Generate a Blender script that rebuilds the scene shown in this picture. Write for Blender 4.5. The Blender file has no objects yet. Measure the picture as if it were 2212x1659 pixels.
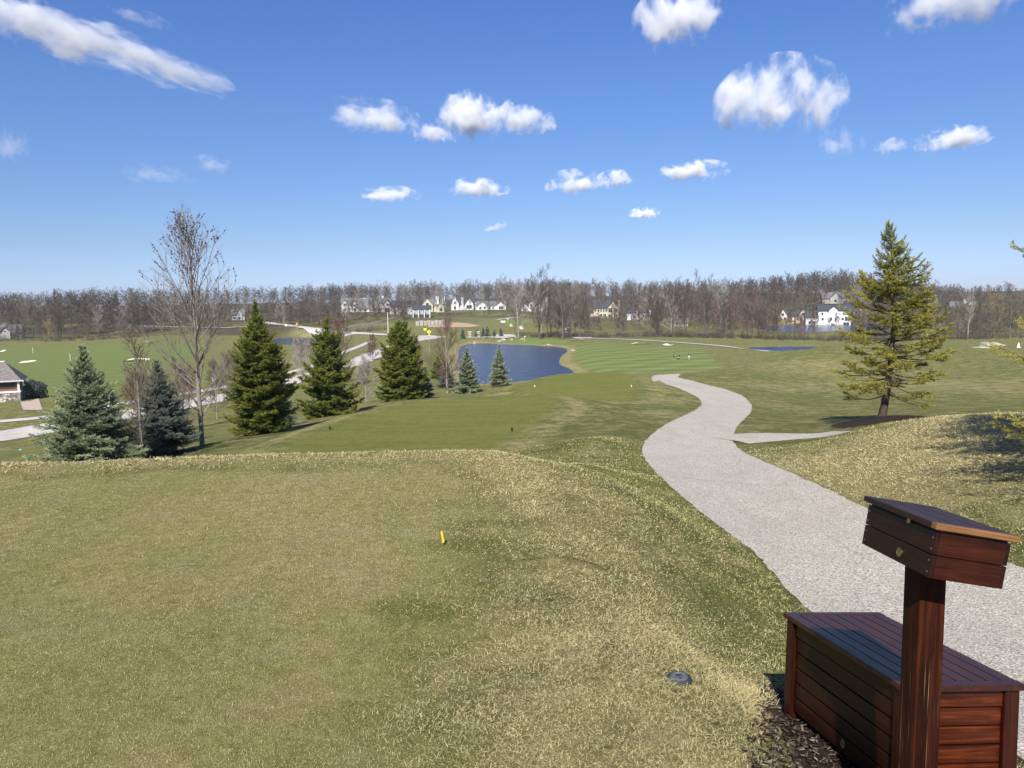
import bpy, bmesh, math, random
import numpy as np
from math import sin, cos, pi, radians as R, atan, tan, sqrt
from mathutils import Matrix, Vector
random.seed(7); rng = np.random.default_rng(11)
sc = bpy.context.scene
COL = sc.collection

# ------------------------------------------------------------------ camera
PITCH, ROLL = R(6.23), R(1.0)
F = 1662.0; W0, H0 = 2212.0, 1659.0            # focal length and frame in the units used for every measurement
fw = np.array([0, cos(PITCH), -sin(PITCH)]); up = np.array([0, sin(PITCH), cos(PITCH)]); rt = np.array([1., 0, 0])
RT = rt*cos(ROLL) - up*sin(ROLL); UP = up*cos(ROLL) + rt*sin(ROLL)
cam = bpy.data.cameras.new('camera'); cam_o = bpy.data.objects.new('camera', cam); COL.objects.link(cam_o)
cam.sensor_fit = 'HORIZONTAL'; cam.sensor_width = 36; cam.lens = 36*F/W0; cam.clip_start = .05; cam.clip_end = 60000
M4 = Matrix(((RT[0], UP[0], -fw[0], 0), (RT[1], UP[1], -fw[1], 0), (RT[2], UP[2], -fw[2], 0), (0, 0, 0, 1)))
cam_o.matrix_world = M4
sc.camera = cam_o
def ray(px, py):
    d = fw + RT*((px-W0/2)/F) + UP*((H0/2-py)/F)
    return d
def PD(px, py, D):            # point seen at (px, py) that stands D metres ahead
    d = ray(px, py); return d*(D/d[1])
def PZ(px, py, z):            # point seen at (px, py) at height z
    d = ray(px, py); return d*(z/d[2])
def to_px(P):
    P = np.asarray(P, float); q = np.array([P@RT, P@UP, P@fw]); return W0/2+F*q[0]/q[2], H0/2-F*q[1]/q[2]

# ------------------------------------------------------------------ light
SUN_EL, SHADOW_AZ = R(42), R(12)               # shadows run away from the camera and slightly right
sdir = np.array([sin(SHADOW_AZ)*cos(SUN_EL), cos(SHADOW_AZ)*cos(SUN_EL), -sin(SUN_EL)])
sun = bpy.data.lights.new('sun', 'SUN'); sun.energy = 4.7; sun.angle = R(.53); sun.color = (1, .95, .86)
so = bpy.data.objects.new('sun', sun); COL.objects.link(so)
so.rotation_euler = Vector(sdir).to_track_quat('-Z', 'Y').to_euler()
world = bpy.data.worlds.new('World'); sc.world = world; world.use_nodes = True
wn = world.node_tree; wn.nodes.clear()
sky = wn.nodes.new('ShaderNodeTexSky'); sky.sky_type = 'NISHITA'; sky.sun_disc = False
sky.sun_elevation = SUN_EL; sky.sun_rotation = math.atan2(-sdir[0], -sdir[1]); sky.altitude = 250; sky.air_density = 1.0; sky.dust_density = 0.3; sky.ozone_density = 6
bg = wn.nodes.new('ShaderNodeBackground'); bg.inputs[1].default_value = .073
wo = wn.nodes.new('ShaderNodeOutputWorld')
# the photograph's sky: the physical sky graded by height above the horizon
tcw = wn.nodes.new('ShaderNodeTexCoord'); sx_ = wn.nodes.new('ShaderNodeSeparateXYZ'); rw = wn.nodes.new('ShaderNodeValToRGB'); mxw = wn.nodes.new('ShaderNodeMix'); mxw.data_type = 'RGBA'; mxw.blend_type = 'MULTIPLY'; mxw.inputs[0].default_value = 1
wn.links.new(tcw.outputs['Generated'], sx_.inputs[0]); wn.links.new(sx_.outputs[2], rw.inputs[0])
for i_, (p_, c_) in enumerate([(0.0, (.74, .83, 1.24)), (.02, (.74, .83, 1.22)), (.075, (.76, .78, .95)), (.145, (.76, .81, 1.0)), (.25, (.75, .86, 1.10)), (.35, (.69, .85, 1.19))]):
    if i_ > 1: rw.color_ramp.elements.new(p_)
    e_ = rw.color_ramp.elements[i_]; e_.position = p_; e_.color = (*c_, 1)
wn.links.new(sky.outputs[0], mxw.inputs[6]); wn.links.new(rw.outputs[0], mxw.inputs[7])
wn.links.new(mxw.outputs[2], bg.inputs[0]); wn.links.new(bg.outputs[0], wo.inputs[0])
sc.view_settings.view_transform = 'Standard'; sc.view_settings.look = 'None'; sc.view_settings.gamma = 1; sc.view_settings.exposure = 0.68
sc.cycles.volume_bounces = 9; sc.cycles.max_bounces = 12; sc.cycles.transparent_max_bounces = 16
sc.cycles.volume_max_steps = 128

# ------------------------------------------------------------------ materials
class NT:
    def __init__(s, name):
        s.m = bpy.data.materials.new(name); s.m.use_nodes = True; s.t = s.m.node_tree
        s.b = s.t.nodes['Principled BSDF']; s.o = s.t.nodes['Material Output']
    def n(s, typ, **kw):
        x = s.t.nodes.new(typ)
        for k, v in kw.items():
            if hasattr(x, k): setattr(x, k, v)
            else: s.put(x.inputs[k.replace('_', ' ')], v)
        return x
    def put(s, sock, v):
        if hasattr(v, 'links') or hasattr(v, 'is_output'): s.t.links.new(v, sock)
        elif isinstance(v, (tuple, list)) and len(v) == 3 and sock.type == 'RGBA': sock.default_value = (*v, 1)
        else: sock.default_value = v
    def coord(s, kind='Object', scale=None, rot=None):
        c = s.n('ShaderNodeTexCoord').outputs[kind]
        if scale is None and rot is None: return c
        mp = s.n('ShaderNodeMapping'); s.put(mp.inputs['Vector'], c)
        if scale is not None: mp.inputs['Scale'].default_value = scale if isinstance(scale, tuple) else (scale,)*3
        if rot is not None: mp.inputs['Rotation'].default_value = rot
        return mp.outputs[0]
    def noise(s, vec, scale, detail=4, rough=.55, dist=0, out='Fac'):
        x = s.n('ShaderNodeTexNoise'); s.put(x.inputs['Vector'], vec); x.inputs['Scale'].default_value = scale
        x.inputs['Detail'].default_value = detail; x.inputs['Roughness'].default_value = rough; x.inputs['Distortion'].default_value = dist
        return x.outputs[out]
    def ramp(s, fac, stops, interp='LINEAR'):
        x = s.n('ShaderNodeValToRGB'); s.put(x.inputs[0], fac); e = x.color_ramp; e.interpolation = interp
        while len(e.elements) < len(stops): e.elements.new(.5)
        for el, (p, c) in zip(e.elements, stops):
            el.position = p; el.color = (*c, 1) if len(c) == 3 else c
        return x.outputs[0]
    def mix(s, fac, a, b, mode='MIX'):
        x = s.n('ShaderNodeMix', data_type='RGBA'); x.blend_type = mode
        s.put(x.inputs[0], fac); s.put(x.inputs[6], a); s.put(x.inputs[7], b); return x.outputs[2]
    def math(s, op, a, b=0., clamp=False):
        x = s.n('ShaderNodeMath', operation=op); x.use_clamp = clamp; s.put(x.inputs[0], a); s.put(x.inputs[1], b); return x.outputs[0]
    def rng(s, v, a, b, c=0., d=1.):
        x = s.n('ShaderNodeMapRange'); s.put(x.inputs[0], v)
        for i, q in enumerate((a, b, c, d)): x.inputs[i+1].default_value = q
        return x.outputs[0]
    def bump(s, h, strength=.5, dist=.02):
        x = s.n('ShaderNodeBump'); s.put(x.inputs['Height'], h); x.inputs['Strength'].default_value = strength; x.inputs['Distance'].default_value = dist
        s.put(s.b.inputs['Normal'], x.outputs[0])
    def attr(s, name, out='Color'):
        x = s.n('ShaderNodeAttribute'); x.attribute_name = name; return x.outputs[out]
    def base(s, c, rough=.9, spec=.2):
        s.put(s.b.inputs['Base Color'], c); s.put(s.b.inputs['Roughness'], rough); s.b.inputs['Specular IOR Level'].default_value = spec
        return s.m
def simple(name, c, rough=.8, spec=.3, var=.12, scale=3., metallic=0):
    k = NT(name); n = k.noise(k.coord(), scale, 5)
    c2 = tuple(v*(1-var*1.6) for v in c); c3 = tuple(min(1, v*(1+var)) for v in c)
    k.base(k.ramp(n, [(.3, c2), (.7, c3)]), rough, spec); k.b.inputs['Metallic'].default_value = metallic
    return k.m

# ------------------------------------------------------------------ mesh helpers
def mesh_np(name, V, Fc, mat=None, parent=None, smooth=False, sizes=None):
    """V (n,3); Fc (m,k) array or flat list with sizes"""
    me = bpy.data.meshes.new(name); V = np.asarray(V, np.float32)
    me.vertices.add(len(V)); me.vertices.foreach_set('co', V.ravel())
    if sizes is None:
        Fc = np.asarray(Fc, np.int32); k = Fc.shape[1]; nf = len(Fc); sizes = np.full(nf, k, np.int32); fl = Fc.ravel()
    else:
        fl = np.asarray(Fc, np.int32); sizes = np.asarray(sizes, np.int32); nf = len(sizes)
    me.loops.add(len(fl)); me.loops.foreach_set('vertex_index', fl)
    me.polygons.add(nf); st = np.zeros(nf, np.int32); st[1:] = np.cumsum(sizes)[:-1]
    me.polygons.foreach_set('loop_start', st); me.polygons.foreach_set('loop_total', sizes)
    me.update(calc_edges=True)
    if smooth: me.polygons.foreach_set('use_smooth', np.ones(nf, bool))
    if mat: me.materials.append(mat)
    o = bpy.data.objects.new(name, me); COL.objects.link(o)
    if parent: o.parent = parent
    return o
def set_col(o, name, C):
    a = o.data.color_attributes.new(name, 'FLOAT_COLOR', 'POINT'); C = np.asarray(C, np.float32)
    if C.shape[1] == 3: C = np.c_[C, np.ones(len(C), np.float32)]
    a.data.foreach_set('color', C.ravel())
def tag(o, label=None, cat=None, group=None, kind=None):
    if label: o['label'] = label
    if cat: o['category'] = cat
    if group: o['group'] = group
    if kind: o['kind'] = kind
    return o
def empty(name, loc, rz=0., label=None, cat=None, group=None):
    o = bpy.data.objects.new(name, None); COL.objects.link(o); o.location = loc; o.rotation_euler = (0, 0, rz); o.empty_display_size = .2
    return tag(o, label, cat, group)
def struct(o): o['kind'] = 'structure'; return o
class MB:
    """collects verts/faces of several shapes; build() links them as one mesh"""
    def __init__(s): s.v = []; s.f = []
    def add(s, V, Fs):
        n = len(s.v); s.v += [tuple(p) for p in V]; s.f += [tuple(i+n for i in q) for q in Fs]; return s
    def box(s, c, d, M=None):
        x, y, z = (q/2 for q in d)
        V = [Vector((i*x, j*y, k*z)) for i in (-1, 1) for j in (-1, 1) for k in (-1, 1)]
        if M is not None: V = [M @ v for v in V]
        V = [v+Vector(c) for v in V]
        return s.add(V, [(0, 1, 3, 2), (4, 6, 7, 5), (0, 4, 5, 1), (2, 3, 7, 6), (0, 2, 6, 4), (1, 5, 7, 3)])
    def bar(s, a, b, w, h=None, n=4):
        return s.tube([a, b], [w/2, w/2], n)
    def tube(s, pts, rad, n=6, cap=True):
        pts = [Vector(p) for p in pts]; base = len(s.v)
        for i, p in enumerate(pts):
            t = (pts[min(i+1, len(pts)-1)]-pts[max(i-1, 0)])
            t = t.normalized() if t.length > 1e-9 else Vector((0, 0, 1))
            a = t.cross(Vector((.13, .21, .97)) if abs(t.z) < .9 else Vector((1, .1, 0))).normalized(); b = t.cross(a)
            for k in range(n):
                th = 2*pi*(k+.5)/n; s.v.append(tuple(p+(a*cos(th)+b*sin(th))*rad[i]))
        for i in range(len(pts)-1):
            for k in range(n):
                q = base+i*n; s.f.append((q+k, q+(k+1) % n, q+n+(k+1) % n, q+n+k))
        if cap:
            s.f.append(tuple(base+k for k in range(n))[::-1]); s.f.append(tuple(base+(len(pts)-1)*n+k for k in range(n)))
        return s
    def lathe(s, c, prof, n=16):
        base = len(s.v)
        for r_, z in prof:
            for k in range(n): th = 2*pi*k/n; s.v.append((c[0]+r_*cos(th), c[1]+r_*sin(th), c[2]+z))
        for i in range(len(prof)-1):
            for k in range(n): q = base+i*n; s.f.append((q+k, q+(k+1) % n, q+n+(k+1) % n, q+n+k))
        s.f.append(tuple(base+k for k in range(n))[::-1]); s.f.append(tuple(base+(len(prof)-1)*n+k for k in range(n)))
        return s
    def poly(s, P, h):            # closed prism from outline P (xyz base) extruded by vector h
        n = len(P); h = Vector(h); V = [Vector(p) for p in P]+[Vector(p)+h for p in P]
        return s.add(V, [tuple(range(n))[::-1], tuple(range(n, 2*n))]+[(i, (i+1) % n, n+(i+1) % n, n+i) for i in range(n)])
    def build(s, name, mat, parent=None, smooth=False, bevel=0, loc=None):
        me = bpy.data.meshes.new(name); me.from_pydata(s.v, [], s.f); me.update(); me.materials.append(mat)
        if smooth:
            me.polygons.foreach_set('use_smooth', np.ones(len(me.polygons), bool))
        o = bpy.data.objects.new(name, me); COL.objects.link(o)
        if parent: o.parent = parent
        if loc is not None: o.location = loc
        if bevel:
            m = o.modifiers.new('bevel', 'BEVEL'); m.width = bevel; m.segments = 2; m.limit_method = 'ANGLE'
        return o

# ------------------------------------------------------------------ terrain height
CTRL = []
def cd(px, py, D): CTRL.append(tuple(PD(px, py, D)))
def cz(x, y, z): CTRL.append((x, y, z))
for p in [(0, 0, -1.8), (-6, 2, -1.9), (0, -6, -1.8), (-8, -8, -1.9), (8, -8, -1.6), (5, -2, -2.0), (1.24, 3.40, -1.94), (1.36, 2.5, -1.86), (1.85, 2.6, -1.92), (1.72, 3.5, -1.99), (2.6, 2.4, -2.1), (3.2, 3.2, -2.25),
          (-40, 0, -7), (-60, 30, -10), (40, 0, -2.5), (40, -40, -2), (-40, -40, -3), (0, -60, -2),
          (-2, 12.5, -3.5), (-8, 12, -3.6), (-14, 10, -4.0), (1.2, 13, -2.9),
          (10, 80, -9), (8, 120, -13.6), (30, 100, -12.2), (34, 135, -15.3), (60, 165, -15.5), (100, 190, -15.8), (160, 200, -15), (12, 19, -3.3), (7.5, 7.5, -2.55), (9, 10, -2.35),
          (16, 27, -4.2), (60, 60, -6.2), (90, 80, -7), (120, 100, -8), (90, 40, -5), (-120, 60, -13), (-200, 120, -14), (-160, 20, -13),
          (-300, 300, -13), (300, 300, -12), (400, 100, -10), (-400, 100, -13), (0, -300, -5), (300, -200, -5), (-300, -200, -8)]: cz(*p)
# path edges, rough, mound (px, py, metres ahead)
for p in [(1712, 1300, 6.0), (1625, 1200, 7.3), (1500, 1100, 9.7), (1395, 1000, 14.8), (1384, 975, 17), (1430, 925, 22.5), (1500, 885, 31), (1515, 870, 36), (1500, 855, 41), (1470, 840, 47), (1430, 825, 53), (1405, 815, 57),
          (2160, 1200, 7.5), (1885, 1100, 10), (1660, 1000, 15.2), (1600, 925, 22.5), (1618, 900, 27.5), (1622, 880, 33), (1600, 855, 41), (1560, 840, 46.5), (1505, 825, 53), (1470, 809, 60),
          (1300, 1300, 4.45), (1467, 1468, 3.45), (1250, 1100, 6.8), (1250, 1000, 11.3), (1400, 1100, 8.2), (1550, 1400, 4.65), (1300, 950, 16.8), (1300, 880, 30), (1420, 1200, 6.1),
          (1597, 787, 76), (1665, 772, 86), (1752, 755, 97), (1941, 748, 112), (2212, 750, 118), (1700, 850, 47), (1900, 850, 44), (2100, 850, 42), (1700, 900, 31), (1700, 800, 66), (1950, 790, 70), (2150, 790, 66), (2200, 860, 40),
          (1790, 940, 20.5), (1900, 915, 17.4), (2050, 899, 15.2), (2212, 893, 14), (2050, 1000, 11), (2200, 1000, 10.3), (2200, 1100, 8.7), (1850, 1000, 13.2), (1905, 905, 22.5),
          (437, 962, 28), (195, 1006, 22), (350, 990, 26), (565, 938, 35), (715, 898, 48), (868, 864, 60), (1010, 850, 76), (1080, 834, 84), (970, 849, 79), (1100, 848, 66),
          (50, 985, 50), (100, 1000, 34), (50, 940, 72), (50, 900, 86), (40, 884, 95), (100, 850, 118), (100, 800, 180), (100, 745, 300), (300, 745, 290), (300, 800, 170), (330, 870, 100),
          (430, 872, 98), (430, 900, 82), (622, 830, 128), (770, 786, 183), (823, 763, 222), (930, 737, 288), (640, 872, 84), (700, 850, 98), (780, 820, 125), (900, 800, 135), (980, 780, 168), (560, 840, 125), (560, 770, 210), (700, 760, 235),
          (637, 749, 285), (637, 728, 335), (900, 715, 350), (1000, 728, 330), (1100, 733, 325), (800, 690, 420), (880, 682, 440), (1000, 690, 425), (1100, 700, 400), (1200, 695, 430), (1310, 689, 470), (1450, 690, 450), (1600, 700, 400), (1700, 700, 380), (1800, 692, 400), (1950, 700, 380), (2100, 712, 350),
          (1060, 668, 520), (1150, 668, 520), (850, 674, 480), (760, 674, 480), (955, 676, 490), (2100, 668, 560), (2000, 668, 560)]: cd(*p)
# level ground seen across: (px, py, height)
for p in [(1480, 776, -16), (1400, 745, -16.2), (1300, 745, -16.3), (1300, 790, -16.6), (1440, 801, -16.4), (1250, 731, -16.5), (1500, 731, -16.5), (1750, 741, -16.5), (1600, 760, -16), (2000, 742, -15.5), (2180, 742, -15), (1080, 745, -17), (1150, 741, -16.8), (1000, 742, -17), (1230, 808, -17.2), (1080, 824, -17.2), (1000, 828, -17), (960, 760, -16.5), (1680, 753, -16.4)]:
    CTRL.append(tuple(PZ(*p)))
# far hills (x, y, z)
for p in [(-420, 520, -7), (-300, 520, -3), (-200, 560, -2.5), (-120, 620, -3), (0, 640, -2), (100, 620, -3), (180, 600, -2), (260, 560, 1), (330, 520, -6), (400, 560, -8), (480, 600, -7), (-500, 700, -4), (-200, 800, -1), (0, 850, -1), (250, 850, 4), (450, 850, -4), (600, 700, -5),
          (-220, 400, -10), (-150, 400, -11), (-90, 420, -11), (-1300, 1200, 0), (0, 1500, 4), (1300, 1200, -2), (700, 200, -6), (-800, 200, -8), (-290, 440, -8)]: cz(*p)
CTRL = np.array(CTRL)
def emb(x, y):
    r = np.hypot(x, y)+1.2
    return np.stack([x/r*2.2, y/r*2.2, np.log(r)], -1)
_E = emb(CTRL[:, 0], CTRL[:, 1])
def _phi(d2): return np.sqrt(d2+.06**2)
_d2 = ((_E[:, None]-_E[None])**2).sum(-1)
_n = len(CTRL); _A = np.zeros((_n+4, _n+4)); _A[:_n, :_n] = _phi(_d2)-np.eye(_n)*.004; _A[:_n, _n] = 1; _A[:_n, _n+1:] = _E; _A[_n, :_n] = 1; _A[_n+1:, :_n] = _E.T
_w = np.linalg.solve(_A, np.r_[CTRL[:, 2], np.zeros(4)])
def base_h(x, y):
    x = np.atleast_1d(np.asarray(x, float)); y = np.atleast_1d(np.asarray(y, float)); out = np.empty(len(x))
    for i in range(0, len(x), 20000):
        e = emb(x[i:i+20000], y[i:i+20000])
        d2 = np.maximum((e**2).sum(-1)[:, None]+(_E**2).sum(-1)[None]-2*e@_E.T, 0)
        out[i:i+20000] = _phi(d2)@_w[:_n]+_w[_n]+e@_w[_n+1:]
    return out
def smooth_poly(P, n=6):          # closed Catmull-Rom
    P = np.array(P); m = len(P); out = []
    for i in range(m):
        a, b, c, d = P[i-1], P[i], P[(i+1) % m], P[(i+2) % m]
        for k in range(n):
            t = k/n; out.append(.5*((2*b)+(-a+c)*t+(2*a-5*b+4*c-d)*t*t+(-a+3*b-3*c+d)*t**3))
    return np.array(out)
def smooth_line(P, n=8):
    P = np.array(P, float); m = len(P); out = []
    for i in range(m-1):
        a, b, c, d = P[max(i-1, 0)], P[i], P[i+1], P[min(i+2, m-1)]
        for k in range(n):
            t = k/n; out.append(.5*((2*b)+(-a+c)*t+(2*a-5*b+4*c-d)*t*t+(-a+3*b-3*c+d)*t**3))
    out.append(P[-1]); return np.array(out)
def sdist(x, y, P, pad=1e9):      # signed distance to polygon, negative inside; far points get pad
    x = np.asarray(x, float); y = np.asarray(y, float); out = np.full(len(x), float(pad)); P = np.asarray(P)[:, :2]
    sel = np.where((x > P[:, 0].min()-pad) & (x < P[:, 0].max()+pad) & (y > P[:, 1].min()-pad) & (y < P[:, 1].max()+pad))[0]
    if not len(sel): return out
    X, Y = x[sel], y[sel]; d = np.full(len(sel), 1e18); ins = np.zeros(len(sel), bool); m = len(P)
    for i in range(m):
        ax, ay = P[i]; bx, by = P[(i+1) % m]; ex, ey = bx-ax, by-ay; L = ex*ex+ey*ey
        if L < 1e-12: continue
        t = np.clip(((X-ax)*ex+(Y-ay)*ey)/L, 0, 1); d = np.minimum(d, (X-ax-t*ex)**2+(Y-ay-t*ey)**2)
        if ay != by:
            c = ((ay > Y) != (by > Y)) & (X < ex*(Y-ay)/ey+ax); ins ^= c
    d = np.sqrt(d); d[ins] *= -1; out[sel] = np.minimum(d, pad); return out
def sstep(t): t = np.clip(t, 0, 1); return t*t*(3-2*t)
def pzs(L, z): return smooth_poly([PZ(a, b, z)[:2] for a, b in L])
TEE1 = smooth_poly([(-14, 7.0), (-11, 7.9)]+[tuple(PZ(a, b, -1.75)[:2]) for a, b in [(100, 1019), (500, 1005), (940, 1000), (1020, 1012), (1058, 1050), (1064, 1110), (1045, 1200), (990, 1330), (945, 1420), (905, 1540), (870, 1680)]]+[(-.5, 1.2), (-.6, -2), (-1, -6), (-14, -6)])
TEE1P = smooth_poly([(-14.6, 7.5), (-11, 8.4)]+[tuple(PZ(a, b, -1.73)[:2]) for a, b in [(100, 1007), (500, 992), (960, 985), (1065, 995), (1100, 1050), (1095, 1150)]]+[(.2, 3), (.2, -2), (0, -7), (-15, -7)])
TEE2 = pzs([(620, 975), (640, 950), (700, 925), (800, 890), (900, 868), (1000, 858), (1100, 854), (1190, 856), (1200, 880), (1150, 916), (1082, 962), (1040, 975), (850, 979)], -3.9)
TEE3 = pzs([(1139, 850), (1250, 862), (1363, 864), (1376, 845), (1380, 826), (1327, 805), (1222, 808), (1152, 826), (1110, 840)], -4.9)
def fairpoly(L, z): return pzs(L, z)
FAIR = fairpoly([(1295, 797), (1249, 777), (1236, 758), (1243, 745), (1288, 738), (1330, 742), (1379, 747), (1440, 749), (1518, 753), (1524, 764), (1553, 787), (1560, 798), (1505, 803), (1405, 803), (1340, 803)], -16.2)
GREEN = fairpoly([(1105, 736), (1130, 733), (1180, 733), (1225, 736), (1222, 740), (1180, 739), (1130, 740)], -16.6)
WATER_Z = -17.6
POND = fairpoly([(1000, 828), (1040, 829), (1100, 826), (1160, 820), (1215, 812), (1243, 805), (1236, 797), (1213, 786), (1216, 770), (1229, 758), (1218, 751), (1170, 747), (1120, 745), (1050, 742), (1012, 743), (992, 752), (985, 775), (982, 800)], WATER_Z)
POND2 = fairpoly([(590, 733), (640, 729), (700, 731), (730, 737), (700, 746), (640, 747.5), (595, 746)], -16.6)
POND3 = fairpoly([(1616, 751), (1660, 749.2), (1750, 749), (1800, 750.5), (1750, 754), (1690, 758), (1640, 757), (1618, 754)], -16.7)
POND4 = fairpoly([(1640, 707), (1720, 700), (1830, 698), (1960, 701), (1960, 709), (1850, 714), (1720, 716), (1650, 713)], -15.6)
RANGE = fairpoly([(-300, 750), (0, 746), (200, 742), (330, 739), (450, 737), (450, 752), (360, 790), (300, 835), (262, 866), (180, 869), (120, 861), (0, 861), (-300, 870)], -13.6)
FARGREEN = fairpoly([(1075, 697), (1100, 692), (1126, 693), (1130, 700), (1100, 701)], -12.6)
MOWN2 = fairpoly([(1020, 712), (1060, 693), (1090, 684), (1140, 686), (1150, 700), (1120, 712)], -12.6)
def height(x, y):
    x = np.atleast_1d(np.asarray(x, float)); y = np.atleast_1d(np.asarray(y, float)); h = base_h(x, y)
    for P, z, w in ((TEE3, -4.9, 5.), (TEE2, -3.9, 3.5), (TEE1P, -1.75, 2.4)):
        s = sdist(x, y, P, w+1.8); ww = w if w != 2.4 else 1.0+1.4*np.maximum(sstep((y-5.2)/2.5), sstep((-x-.2)/1.5)); t = sstep(s/ww); h = z*(1-t)+h*t
    tm_ = PD(1905, 905, 22.5); h = h+.12*np.exp(-((x-tm_[0]+.2)/1.3)**2-((y-tm_[1]+.9)/1.6)**2)
    s = sdist(x, y, TEE1, 3); h = h+.05*np.exp(-((s-.55)/.3)**2)*(y > 5)     # the tee's raised lip of uncut grass
    for P, z, w in ((POND, WATER_Z, 9.), (POND2, -16.6, 8.), (POND3, -16.7, 6.), (POND4, -15.6, 10.)):
        s = sdist(x, y, P, w); t = sstep((s+.0)/w)
        bed = z+.05-.9*sstep(-s/4); h = np.where(s < w, bed*(1-t)+np.maximum(h, z+.25)*t, h)
    for bx, by, bw, bd, brz in BUNK:
        dx, dy = x-bx, y-by; ddx = dx*cos(brz)+dy*sin(brz); ddy = -dx*sin(brz)+dy*cos(brz); q = (ddx/bw)**2+(ddy/bd)**2
        h = h+.5*np.exp(-((ddy-bd*1.2)/(bd*.6))**2-(ddx/(bw*1.1))**2)*(np.abs(ddx) < bw*3)*(np.abs(ddy) < bd*4)
        h = h-.35*np.clip(1-q, 0, 1)
    return h
# sand bunkers: (px from, px to, py, height, depth m)
BUNK = []
BUNKPX = [(1174, 1193, 742, -16.6, 3.2), (1225, 1273, 734.6, -16.5, 3), (1360, 1410, 742.5, -16.3, 3), (1429, 1460, 745, -16.2, 2.8), (35, 82, 773.5, -13.6, 2.6), (257, 326, 772, -13.8, 2.6), (-10, 6, 753, -13.6, 3), (317, 347, 737, -14, 4),
          (1080, 1093, 699.5, -12.6, 10), (1100, 1110, 702, -12.6, 8), (1120, 1132, 703.5, -12.6, 8)]
for a, b, y_, z_, d_ in BUNKPX:
    p, q = PZ(a, y_, z_), PZ(b, y_, z_); BUNK.append(((p[0]+q[0])/2, (p[1]+q[1])/2, (q[0]-p[0])/2, d_, 0.))
def gz(x, y): return float(height([x], [y])[0])
def hit(px, py, lo=2., hi=900.):          # where the line of sight first meets the ground
    d = ray(px, py); d = d/d[1]; D = np.exp(np.linspace(math.log(lo), math.log(hi), 900))
    g = height(d[0]*D, D); below = np.where(d[2]*D <= g)[0]
    i = below[0] if len(below) else len(D)-1; i = max(i, 1)
    a, b = D[i-1], D[i]; DD = np.linspace(a, b, 30); g = height(d[0]*DD, DD); k = np.where(d[2]*DD <= g)[0]; y = DD[k[0]] if len(k) else b
    return np.array([d[0]*y, y, gz(d[0]*y, y)])
# ------------------------------------------------------------------ ground sheet
th = np.concatenate([np.linspace(-180, -48, 67)[:-1], np.linspace(-48, 48, 1000), np.linspace(48, 180, 67)[1:]])
th = np.radians(th[:-1]); rr = np.exp(np.linspace(math.log(.5), math.log(2600), 540))
TH, RR = np.meshgrid(th, rr); GX = (RR*np.sin(TH)).ravel(); GY = (RR*np.cos(TH)).ravel()
GZ = height(GX, GY)
nt, nr = len(th), len(rr)
i0 = (np.arange(nr-1)[:, None]*nt+np.arange(nt)[None]); i1 = (np.arange(nr-1)[:, None]*nt+(np.arange(nt)[None]+1) % nt)
quads = np.stack([i0, i1, i1+nt, i0+nt], -1).reshape(-1, 4)[:, ::-1]
V = np.c_[GX, GY, GZ]
cv = len(V); V = np.r_[V, [[0, 0, gz(0, 0)]]]
tri = np.stack([np.full(nt, cv), (np.arange(nt)+1) % nt, np.arange(nt)], -1)[:, ::-1]
fl = np.r_[quads.ravel(), tri.ravel()]; sz = np.r_[np.full(len(quads), 4), np.full(len(tri), 3)]
ground = struct(mesh_np('ground', V, fl, None, smooth=True, sizes=sz))
GX = V[:, 0]; GY = V[:, 1]
def inside(P, soft):
    return np.clip(.5-sdist(GX, GY, P, soft*3+1)/soft*.5, 0, 1)
wob_ = .10*(np.sin(GX*7+GY*3)+np.sin(GX*3.1-GY*5.3+1)+np.sin(GY*11+GX*2)); tee = np.clip(.5-(sdist(GX, GY, TEE1, 2)+wob_)/.45*.5, 0, 1); tee2 = np.maximum(inside(TEE2, .5), inside(TEE3, .6)); fair = np.maximum.reduce([inside(FAIR, 1.), inside(GREEN, 2.), inside(RANGE, 2.), inside(FARGREEN, 3.)])
green = np.maximum(inside(GREEN, 1.5), inside(FARGREEN, 3))
# dry straw weight
def blob(px, py, D, sx, sy): q = PD(px, py, D); return np.exp(-((GX-q[0])/sx)**2-((GY-q[1])/sy)**2)
sd1 = sdist(GX, GY, TEE1, 4); straw = np.exp(-((sd1-.35)/.45)**2)*(GY > 6)*.95
straw = np.maximum(straw, np.exp(-((sd1-.7)/1.0)**2)*(GX > -1.5)*.60*(GY < 9))
straw = np.maximum(straw, blob(1180, 1450, 3.6, .75, 1.6)*.70)
straw = np.maximum(straw, blob(1150, 1060, 8, .9, 1.2)*.6); straw = np.maximum(straw, blob(1640, 1470, 3.5, .25, .5)*1.)
sd2 = sdist(GX, GY, TEE2, 4); straw = np.maximum(straw, np.exp(-((sd2-.7)/.6)**2)*.48*((GX < -2)|(GX > 1)))
straw = np.maximum(straw, np.exp(-((sd2-.5)/.8)**2)*.34)
sd3 = sdist(GX, GY, TEE3, 5); straw = np.maximum(straw, np.exp(-((sd3-1)/1.)**2)*.45)
straw = np.maximum(straw, np.exp(-((GX-7.6)/3.9)**2-((GY-12.5)/4.)**2)*1.3)      # the mound on the right
straw = np.maximum(straw, blob(2050, 820, 50, 16, 9)*.5); straw = np.maximum(straw, blob(1800, 800, 65, 10, 14)*.42); straw = np.maximum(straw, blob(1480, 850, 37, 1.6, 2.2)*.3)
straw = np.maximum(straw, blob(1420, 880, 28, 1.5, 3)*.45); straw = np.maximum(straw, .16)
for P, w, k in ((POND, 3., .55), (POND2, 4., .6), (POND3, 1.5, .3), (POND4, 8, .5)):
    s = sdist(GX, GY, P, 20); straw = np.maximum(straw, np.exp(-((s-1)/w)**2)*k)
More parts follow.
